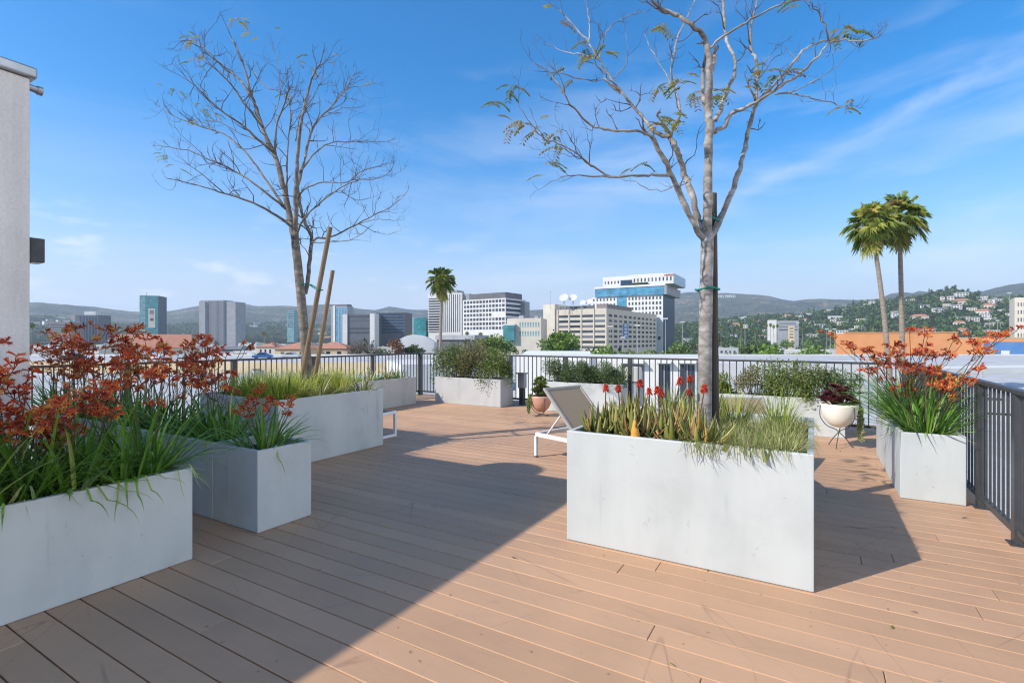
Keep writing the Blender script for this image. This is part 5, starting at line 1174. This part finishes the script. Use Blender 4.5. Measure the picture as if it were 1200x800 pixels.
# ------------------------------------------------------------------ distance: low city, houses, woods, cars
fx_ = random.Random(99); PROT = []
def low_proto(k, mat, rm, w, d, h, style):
    t = thing('city_building', 'low flat roofed city building', 'building', (0, 900+40*k, -200)); MB().box(-w/2, w/2, 0, d, 0, h).build('wall', mat, t)
    MB().box(-w/2+.3, w/2-.3, .3, d-.3, h+.005, h+.06).build('roof', rm, t)
    pb = MB()
    for a in ((-w/2, w/2, 0, .3), (-w/2, w/2, d-.3, d)): pb.box(a[0], a[1], a[2], a[3], h+.006, h+.7)
    for a in ((-w/2, -w/2+.3), (w/2-.3, w/2)): pb.box(a[0], a[1], .31, d-.31, h+.006, h+.7)
    pb.build('parapet', mat, t); g = random.Random(k)
    for q in range(3): x, y = g.uniform(-.4, .3)*w, g.uniform(.2, .7)*d; MB().box(x, x+g.uniform(1, 3), y, y+g.uniform(1, 3), h+.07, h+g.uniform(1, 2.2)).build('roof_unit', W_ROOFG, t)
    n = int(h//3)
    for j in range(n):
        if style == 0: MB().box(-w/2+1, w/2-1, -.06, .1, 1+j*3, 2.4+j*3).build('window_band', G_DARK, t)
        else:
            for i in range(int(w/4)): MB().box(-w/2+1.5+i*4, -w/2+3.3+i*4, -.06, .1, 1+j*3, 2.6+j*3).build('window', G_DARK, t)
    PROT.append((t, w, d, h)); return t
low_proto(0, W_WHITE, W_ROOFW, 32, 20, 6.5, 0); low_proto(1, W_CREAM, W_ROOFG, 22, 16, 7.5, 1); low_proto(2, W_GREY, W_ROOFW, 40, 24, 7, 0); low_proto(3, W_WHITE, W_ROOFG, 18, 14, 10.0, 1); low_proto(4, W_BROWN, W_ROOFG, 24, 16, 7, 1); low_proto(5, W_WHITE, W_ROOFW, 50, 26, 8.5, 0)
LN = ['white low city building with a white roof and long window bands in the flat town', 'cream low city building with square windows in the flat town', 'wide grey low city building with a white roof in the flat town', 'small white three storey city building in the flat town', 'brown low city building in the flat town', 'largest kind of white city shed with a white roof in the flat town']
occupied = []
for o in bpy.data.objects:
    if o.type == 'EMPTY' and o.parent is None and o.get('category') in ('office building', 'office tower', 'apartment tower', 'building', 'house', 'warehouse', 'hall', 'shed') and 150 < o.location.y < 1200 and o.location.z > -100:
        wl = [c for c in children_of(o) if c.name.startswith('wall')]
        if wl:
            bb = [v[:] for v in wl[0].bound_box]; M = Matrix.Translation(o.location) @ o.rotation_euler.to_matrix().to_4x4(); P = [M @ Vector(v) for v in bb]
            occupied.append((min(p.x for p in P)-3, max(p.x for p in P)+3, min(p.y for p in P)-3, max(p.y for p in P)+3))
used = set(); placed = 0; tries = 0
while placed < 215 and tries < 6000:
    tries += 1; Y = math.exp(fx_.uniform(math.log(190), math.log(1500))); px = fx_.choice((fx_.uniform(-30, 1230), fx_.uniform(20, 640)))
    if px > 960 and Y > 700 or (px > 800 and 380 < Y < 980) or (px > 640 and px < 830 and Y < 340): continue
    k = fx_.choice((0, 0, 1, 2, 3, 3, 4, 5)); p, w, d, h = PROT[k]; sc = fx_.uniform(.7, 1.15); sz = fx_.uniform(.75, 1.2)
    if Y < 260 and sz*h > 7: continue
    X = px_x(px, Y); rad = max(w*sc/2, d*sc)+2
    bb = (X-w*sc/2-6, X+w*sc/2+6, Y-8, Y+d*sc+8)
    if any(not (bb[1] < q[0] or bb[0] > q[1] or bb[3] < q[2] or bb[2] > q[3]) for q in occupied): continue
    occupied.append(bb); loc = (X, Y, GROUND); rz = R(fx_.choice((0, 6, -5, 12)))
    if k in used: copy_tree(p, None, loc, rz, (sc, sc, sz), LN[k], 'low city buildings '+LN[k].split(' ')[0])
    else: p.location = loc; p.rotation_euler = (0, 0, rz); p.scale = (sc, sc, sz); p['label'] = LN[k]; p['group'] = 'low city buildings '+LN[k].split(' ')[0]; used.add(k)
    placed += 1
# hillside houses
HP = []
def house_proto(k, wall, roof, flat):
    w, d, h = (14, 10, 6.5) if k % 2 else (18, 11, 5); t = thing('hillside_house', 'x', 'house', (0, 0, -300)); MB().box(-w/2, w/2, 0, d, -4, h).build('wall', wall, t)
    if flat: MB().box(-w/2-.4, w/2+.4, -.4, d+.4, h+.01, h+.5).build('roof', roof, t)
    else: MB().add([(-w/2-.6, -.6, h+.01), (w/2+.6, -.6, h+.01), (w/2+.6, d+.6, h+.01), (-w/2-.6, d+.6, h+.01), (-w/2+4, d/2, h+3), (w/2-4, d/2, h+3)], [(0, 1, 5, 4), (2, 3, 4, 5), (1, 2, 5), (3, 0, 4), (3, 2, 1, 0)]).build('roof', roof, t)
    for j in range(2 if h > 6 else 1):
        for i in range(4): MB().box(-w/2+1.5+i*w/4.3, -w/2+3.6+i*w/4.3, -.08, .1, 1+j*3, 2.7+j*3).build('window', G_DARK, t)
    HP.append(t)
house_proto(0, W_WHITE, W_ROOFW, True); house_proto(1, W_WHITE, W_ROOFG, True); house_proto(2, W_CREAM, W_TILE, False); house_proto(3, W_CREAM, W_ROOFG, True); house_proto(4, W_BEIGE, W_TILE, False)
HLB = ['white flat roofed modern house among trees on the hillside', 'white two storey house with a grey roof on the hillside', 'cream house with a terracotta roof on the hillside', 'cream two storey flat roofed house on the hillside', 'beige house with a terracotta roof on the hillside']
hr = random.Random(17); hused = set(); HPOS = []
def put_house(px, r, H, sc):
    X, Y, z = H(px, r)
    if any((X-a)**2+(Y-b)**2 < (17*sc)**2 for a, b in HPOS): return
    HPOS.append((X, Y)); k = hr.choice((0, 0, 0, 1, 1, 1, 3, 3, 3, 2, 4)); rz = -math.atan((px-600)/F)+hr.uniform(-.5, .5); loc = (X, Y, z-.5); g = 'hillside houses '+' '.join(HLB[k].split(' ')[:3])
    if k in hused: copy_tree(HP[k], None, loc, rz, sc, HLB[k], g)
    else: hused.add(k); HP[k].location = loc; HP[k].rotation_euler = (0, 0, rz); HP[k].scale = (sc,)*3; HP[k]['label'] = HLB[k]; HP[k]['group'] = g
for k in range(72): put_house(hr.choice((hr.uniform(800, 960), hr.uniform(950, 1215), hr.uniform(950, 1215))), hr.uniform(950, 1560), HN, hr.uniform(.8, 1.35))
for k in range(22): put_house(hr.gauss(1135, 22), hr.uniform(1150, 1500), HN, hr.uniform(1.0, 1.6))
for k in range(45): put_house(hr.choice((hr.uniform(40, 160), hr.uniform(225, 480))), hr.uniform(1750, 2700), HL, hr.uniform(1.2, 1.9))
# trees: a few kinds, each copied
TP = []
def tproto(name, label, mat, seed, w, h, th, n, size, lobes, flat=.8): TP.append((tree(name, label, 'tree', 'trees '+label[:40], mat, seed, (0, 0, -300), w, h, th, n, size, lobes, .3, flat), label))
tproto('broadleaf_tree', 'round dark green tree in the distant town', M_TREE, 61, 11, 8, 3, 420, 1.3, 9); tproto('broadleaf_tree', 'tall dark green tree in the distant town', M_TREE, 62, 8, 13, 3, 420, 1.3, 9, 1.5); tproto('broadleaf_tree', 'brighter green spreading tree in the distant town', M_TREEB, 63, 12, 7, 3.5, 420, 1.3, 10); tproto('pointed_tree', 'slender dark pointed tree in the distant town', M_TREE, 64, 4.5, 16, 1.5, 300, 1.1, 8, 2.2)
used_t = set(); tg = random.Random(55); nt_ = 0
def put_tree(X, Y, z, sc, ks=(0, 0, 1, 2, 3)):
    k = tg.choice(ks); t, lab = TP[k]; s3 = (sc*tg.uniform(.85, 1.2), sc*tg.uniform(.85, 1.2), sc*tg.uniform(.8, 1.2))
    if k in used_t: copy_tree(t, None, (X, Y, z), tg.uniform(0, 6.28), s3)
    else: used_t.add(k); t.location = (X, Y, z); t.scale = s3
def free(X, Y, pad=4): return not any(q[0]-pad < X < q[1]+pad and q[2]-pad < Y < q[3]+pad for q in occupied)
n_ = 0
while n_ < 70:
    Y = math.exp(tg.uniform(math.log(230), math.log(1200))); px = tg.uniform(-20, 1220)
    if px > 800 and 390 < Y < 880: continue
    if px > 640 and px < 800 and Y < 330: continue
    X = px_x(px, Y)
    if not free(X, Y): continue
    put_tree(X, Y, GROUND, tg.uniform(.55, .95)); n_ += 1
n_ = 0; tt = 0
while n_ < 46 and tt < 2000:                              # street trees just past the flat roof
    tt += 1; Y = tg.uniform(148, 300); px = tg.choice((tg.uniform(640, 985), tg.uniform(640, 985), tg.uniform(300, 640))); X = px_x(px, Y)
    if not free(X, Y, 6) or abs(px-656) < 40 and Y < 175: continue
    yt = tg.uniform(400, 413) if px > 700 else tg.uniform(403, 414)
    put_tree(X, Y, GROUND, (gz(Y, yt)-GROUND)/11.5, (0, 2, 2)); n_ += 1
for k in range(34):                                       # the tree line round the sports field
    px = tg.uniform(820, 985); Y = tg.choice((tg.uniform(820, 960), tg.uniform(880, 1000))); put_tree(px_x(px, Y), Y, GROUND, tg.uniform(1.3, 2.4))
for k in range(22):                                       # nearer trees hiding the foot of the pale hall
    px = tg.choice((tg.uniform(838, 895), tg.uniform(905, 990))); Y = tg.uniform(560, 680); put_tree(px_x(px, Y), Y, GROUND, tg.uniform(.9, 1.7))
for px, Y, s in ((826, 395, .6), (848, 385, .55), (884, 330, .55), (896, 345, .5), (928, 350, .6), (955, 345, .62), (780, 300, .55), (765, 290, .5), (722, 270, .45), (735, 268, .4), (960, 420, .9), (975, 500, 1.3), (990, 520, 1.2)): put_tree(px_x(px, Y), Y, GROUND, s)
for k in range(120):
    px = tg.choice((tg.uniform(800, 960), tg.uniform(940, 1230), tg.uniform(960, 1230))); X, Y, z = HN(px, tg.uniform(930, 1640)); put_tree(X, Y, z-.3, tg.uniform(.7, 1.35), (0, 0, 1, 2, 3, 3))
for px in (1092, 1098, 1104, 1110, 1116, 1120, 1127, 1134): X, Y, z = HN(px, tg.uniform(1560, 1650)); put_tree(X, Y, z-.3, tg.uniform(.9, 1.4), (0, 1, 1))
# woods too many to count: one mass of crowns on the slopes
wm = MB(); wg = np.random.default_rng(12)
C = []
for k in range(2600):
    px = wg.uniform(760, 1300); r = wg.uniform(800, 1900); X, Y, z = HN(px, r)
    if any((X-a)**2+(Y-b)**2 < 150 for a, b in HPOS): continue
    s = wg.uniform(3, 6.5); d = wg.normal(size=(26, 3)); d /= np.linalg.norm(d, axis=1)[:, None]; d[:, 2] = np.abs(d[:, 2])*wg.uniform(.9, 1.6); C.append(np.array([X, Y, z])+d*s)
wo = wm.leaves(np.concatenate(C), 4.2, None, .8, None, 1, 4).build('hillside_woods', M_TREE); wo['kind'] = 'stuff'; wo['label'] = 'dense dark green woods covering the house dotted hillside'
C = []
for k in range(1300):
    px = wg.uniform(-60, 560); r = wg.uniform(1560, 2950); X, Y, z = HL(px, r); s = wg.uniform(4, 9); d = wg.normal(size=(14, 3)); d /= np.linalg.norm(d, axis=1)[:, None]; d[:, 2] = np.abs(d[:, 2]); C.append(np.array([X, Y, z])+d*s)
wo = MB().leaves(np.concatenate(C), 7.0, None, .8, None, 1, 5).build('foothill_woods', M_TREE); wo['kind'] = 'stuff'; wo['label'] = 'scattered dark scrub and trees on the left foothills'
# small palms
pal = None
for px, Y, ytop in ((868, 420, 379), (898, 600, 378), (903, 620, 378), (911, 610, 379), (907, 640, 380), (885, 640, 384), (38, 330, 377), (75, 300, 383), (548, 420, 388), (563, 400, 389), (480, 420, 389), (310, 380, 388), (1085, 500, 380), (1065, 520, 382), (845, 560, 381), (940, 560, 383)):
    H = gz(Y, ytop)-GROUND
    if pal is None: pal = palm('small distant fan palm standing in the town', (px_x(px, Y), Y, GROUND), gz(Y, ytop), 5.0, .3, .2, (.4, 0), 7, 'small distant palms', 34); PH = H
    else: copy_tree(pal, None, (px_x(px, Y), Y, GROUND), tg.uniform(0, 6), (1, 1, H/PH))
# cars
def car(label, loc, rz, paint):
    t = thing('parked_car', label, 'car', loc, rz); sec = [(-2.15, .32), (-2.2, .62), (-2.05, .82), (-1.35, .92), (-0.7, 1.42), (.55, 1.45), (1.25, .98), (2.0, .84), (2.2, .58), (2.15, .32)]
    mb = MB(); n = len(sec); vs = [(x, -.86, z) for x, z in sec]+[(x, .86, z) for x, z in sec]; mb.add(vs, [tuple(range(n-1, -1, -1)), tuple(range(n, 2*n))]+[(i, (i+1) % n, n+(i+1) % n, n+i) for i in range(n)]); mb.build('body', paint, t, bevel=.08)
    for s_ in (-.875, .865): MB().add([(-1.15, s_, .95), (1.1, s_, .98), (.5, s_, 1.36), (-.66, s_, 1.34), (-1.15, s_+.01, .95), (1.1, s_+.01, .98), (.5, s_+.01, 1.36), (-.66, s_+.01, 1.34)], [(0, 1, 2, 3), (7, 6, 5, 4), (0, 4, 5, 1), (1, 5, 6, 2), (2, 6, 7, 3), (3, 7, 4, 0)]).build('window', G_DARK, t)
    for x in (-1.35, 1.35):
        for y in (-.80, .62):
            w = MB(); ring2 = [(x+.33*math.cos(a), y, .33+.33*math.sin(a)) for a in [k*.4488 for k in range(14)]]; ring3 = [(p[0], y+.2, p[2]) for p in ring2]; w.add(ring2+ring3, [tuple(range(13, -1, -1)), tuple(range(14, 28))]+[(k, (k+1) % 14, 14+(k+1) % 14, 14+k) for k in range(14)]); w.build('wheel', M_DARK, t)
CP = {'white': surf('white_paint', (.7, .7, .7), (.74, .74, .74), 1, .25), 'blue': surf('blue_paint', (.03, .10, .28), (.04, .13, .33), 1, .25), 'silver': surf('silver_paint', (.38, .39, .4), (.44, .45, .46), 1, .25), 'red': surf('red_paint', (.32, .03, .03), (.38, .04, .03), 1, .25), 'dark': surf('dark_paint', (.03, .03, .035), (.05, .05, .055), 1, .25)}
for px, Y, c_, rz, lb in ((176, 112, 'white', .1, 'white car parked on the roof below the salmon tiled building'), (205, 116, 'silver', .1, 'silver car parked right of the white one on the roof'), (308, 118, 'blue', .3, 'blue car parked near the terracotta houses beyond the left railing'), (341, 120, 'silver', 0, 'silver car parked left of the slim tree beyond the railing'), (86, 110, 'dark', .1, 'dark car parked on the roof at the far left')):
    car(lb, (px_x(px, Y), Y, ROOF+.055), rz, CP[c_])
for k, (px, c_) in enumerate(((680, 'white'), (703, 'white'), (760, 'silver'), (792, 'dark'), (830, 'white'), (920, 'red'), (940, 'silver'), (905, 'dark'))):
    car(c_+' car on the street below, '+('before the studio block', 'at the corner of the studio block', 'near the stacked tower', 'left of the thick trunk', 'at the edge of the sports field', 'right of the sports field', 'beside the red car near the field', 'before the red car near the field')[k], (px_x(px, 462-15*(px_x(px, 462)+400)/900+15), 477-15*(px_x(px, 470)+400)/900, GROUND+.025), 0, CP[c_])

# ------------------------------------------------------------------ haze, sky, sun, camera
SUN = Vector((-0.942, -0.427, 0.764)).normalized()
hz = MB().box(-8990, 8990, -400, 8990, GROUND-1.2, 640).build('haze', None or M_PL); hz.data.materials.clear(); hz['kind'] = 'stuff'; hz['label'] = 'thin blue haze over the distant town and hills'
m = bpy.data.materials.new('haze_air'); m.use_nodes = True; nt = m.node_tree; nt.nodes.clear(); out = N(nt, 'ShaderNodeOutputMaterial'); pv = N(nt, 'ShaderNodeVolumePrincipled'); pv.inputs['Color'].default_value = (.68, .82, 1, 1); pv.inputs['Density'].default_value = 1.05e-4; pv.inputs['Anisotropy'].default_value = .2
nt.links.new(pv.outputs[0], out.inputs['Volume']); hz.data.materials.append(m)

def sky():
    w = bpy.data.worlds.new('World'); SC.world = w; w.use_nodes = True; nt = w.node_tree; bg = nt.nodes['Background']
    s = N(nt, 'ShaderNodeTexSky', sky_type='NISHITA'); s.sun_disc = False; s.sun_elevation = math.asin(SUN.z); s.sun_rotation = math.atan2(SUN.x, SUN.y); s.air_density = 1.0; s.dust_density = 0.6; s.ozone_density = 3.0; s.altitude = 100
    tc = N(nt, 'ShaderNodeTexCoord'); g = tc.outputs['Generated']
    # wisps high up, a bank of small puffs near the horizon, one long streak on the right
    def mapped(sc, rot=(0, 0, 0)):
        mp = N(nt, 'ShaderNodeMapping'); mp.inputs['Scale'].default_value = sc; mp.inputs['Rotation'].default_value = rot; nt.links.new(g, mp.inputs[0]); return mp.outputs[0]
    sx = N(nt, 'ShaderNodeSeparateXYZ'); nt.links.new(g, sx.inputs[0]); z = sx.outputs[2]
    n1 = N(nt, 'ShaderNodeTexNoise', inp={'Scale': 2.2, 'Detail': 7, 'Roughness': .6, 'Distortion': .4}); nt.links.new(mapped((1, 1, 4.2), (R(12), R(-14), 0)), n1.inputs['Vector'])
    wisp = math_n(nt, 'MULTIPLY', ramp(nt, n1.outputs['Fac'], [(.47, (0,)*3), (.72, (1,)*3)]), ramp(nt, z, [(.02, (1,)*3), (.35, (.75,)*3), (.62, (0.0,)*3)]))
    n2 = N(nt, 'ShaderNodeTexNoise', inp={'Scale': 10.0, 'Detail': 6, 'Roughness': .55}); nt.links.new(mapped((1, 1, 3.6)), n2.inputs['Vector'])
    puff = math_n(nt, 'MULTIPLY', ramp(nt, n2.outputs['Fac'], [(.545, (0,)*3), (.70, (1,)*3)]), ramp(nt, z, [(.03, (0,)*3), (.08, (1,)*3), (.16, (.9,)*3), (.24, (0,)*3)]))
    wisp = math_n(nt, 'MULTIPLY', wisp, ramp(nt, math_n(nt, 'ADD', math_n(nt, 'MULTIPLY', sx.outputs[0], .5), .5), [(.3, (.35,)*3), (.55, (1,)*3)]))
    side = ramp(nt, math_n(nt, 'ADD', math_n(nt, 'MULTIPLY', sx.outputs[0], .5), .5), [(.25, (1,)*3), (.55, (.15,)*3)]); puff = math_n(nt, 'MULTIPLY', puff, side)
    # the streak follows a great circle through two sky points
    def dirpx(x, y): return Vector(((x-600)/F, 1, (HY-y)/F)).normalized()
    a, b = dirpx(900, 212), dirpx(1210, 62); nn = a.cross(b).normalized(); mid = (a*.45+b*.55).normalized()
    vd = N(nt, 'ShaderNodeVectorMath', operation='DOT_PRODUCT'); vd.inputs[1].default_value = nn; nt.links.new(g, vd.inputs[0])
    vm = N(nt, 'ShaderNodeVectorMath', operation='DOT_PRODUCT'); vm.inputs[1].default_value = mid; nt.links.new(g, vm.inputs[0])
    n3 = N(nt, 'ShaderNodeTexNoise', inp={'Scale': 9.0, 'Detail': 7, 'Roughness': .62, 'Distortion': .5}); nt.links.new(mapped((1, 1, 2.0), (0, R(35), 0)), n3.inputs['Vector'])
    dd = math_n(nt, 'ABSOLUTE', math_n(nt, 'ADD', vd.outputs['Value'], math_n(nt, 'MULTIPLY_ADD', n3.outputs['Fac'], .05, -.026)))
    streak = math_n(nt, 'MULTIPLY', math_n(nt, 'MULTIPLY', ramp(nt, dd, [(0, (1,)*3), (.024, (0,)*3)]), ramp(nt, vm.outputs['Value'], [(.955, (0,)*3), (.985, (1,)*3)])), ramp(nt, n3.outputs['Fac'], [(.3, (.25,)*3), (.6, (1,)*3)]))
    cl = math_n(nt, 'ADD', math_n(nt, 'ADD', math_n(nt, 'MULTIPLY', wisp, .40), math_n(nt, 'MULTIPLY', puff, .55)), math_n(nt, 'MULTIPLY', streak, .26), clamp=True)
    h = N(nt, 'ShaderNodeHueSaturation', inp={'Saturation': 1.46, 'Value': 0.90}); nt.links.new(s.outputs[0], h.inputs['Color'])
    col = mixc(nt, h.outputs[0], (2.85, 2.95, 3.5), ramp(nt, z, [(0.0, (.92,)*3), (.09, (.68,)*3), (.19, (.24,)*3), (.34, (0,)*3)]))
    col = mixc(nt, col, (4.6, 4.7, 5.0), cl)
    # invented bright cloud bank, out of view opposite the sun, added to fill shaded faces
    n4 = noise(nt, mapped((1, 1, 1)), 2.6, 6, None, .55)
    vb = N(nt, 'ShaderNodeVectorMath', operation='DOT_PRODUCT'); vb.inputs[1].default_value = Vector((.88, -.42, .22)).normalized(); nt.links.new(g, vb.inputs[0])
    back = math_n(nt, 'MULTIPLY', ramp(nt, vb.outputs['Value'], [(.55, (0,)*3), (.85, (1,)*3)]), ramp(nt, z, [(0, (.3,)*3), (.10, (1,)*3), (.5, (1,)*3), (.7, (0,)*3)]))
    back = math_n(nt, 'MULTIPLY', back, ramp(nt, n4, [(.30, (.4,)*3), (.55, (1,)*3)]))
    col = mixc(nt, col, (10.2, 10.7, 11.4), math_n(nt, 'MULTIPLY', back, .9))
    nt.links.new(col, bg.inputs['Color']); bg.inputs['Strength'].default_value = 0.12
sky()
sl = bpy.data.lights.new('sun', 'SUN'); sl.energy = 3.1; sl.angle = R(.53); sl.color = (1, .93, .84); so = bpy.data.objects.new('sun', sl); COL.objects.link(so); so.rotation_euler = (-SUN).to_track_quat('-Z', 'Y').to_euler(); so.location = (-20, -9, 20)
cd = bpy.data.cameras.new('camera'); cd.sensor_width = 36; cd.lens = 36*F/1200; cd.shift_y = (HY-400)/1200; cd.clip_start = .05; cd.clip_end = 30000
co = bpy.data.objects.new('camera', cd); COL.objects.link(co); co.location = (0, 0, EYE); co.rotation_euler = (R(90), 0, 0); SC.camera = co
SC.view_settings.view_transform = 'Standard'; SC.view_settings.look = 'None'; SC.view_settings.gamma = 1; SC.view_settings.exposure = 1.0
SC.render.engine = 'CYCLES'; SC.cycles.use_denoising = True; SC.cycles.max_bounces = 8; SC.cycles.volume_bounces = 1; SC.cycles.transparent_max_bounces = 8; SC.cycles.sample_clamp_indirect = 6; SC.cycles.filter_width = 1.15
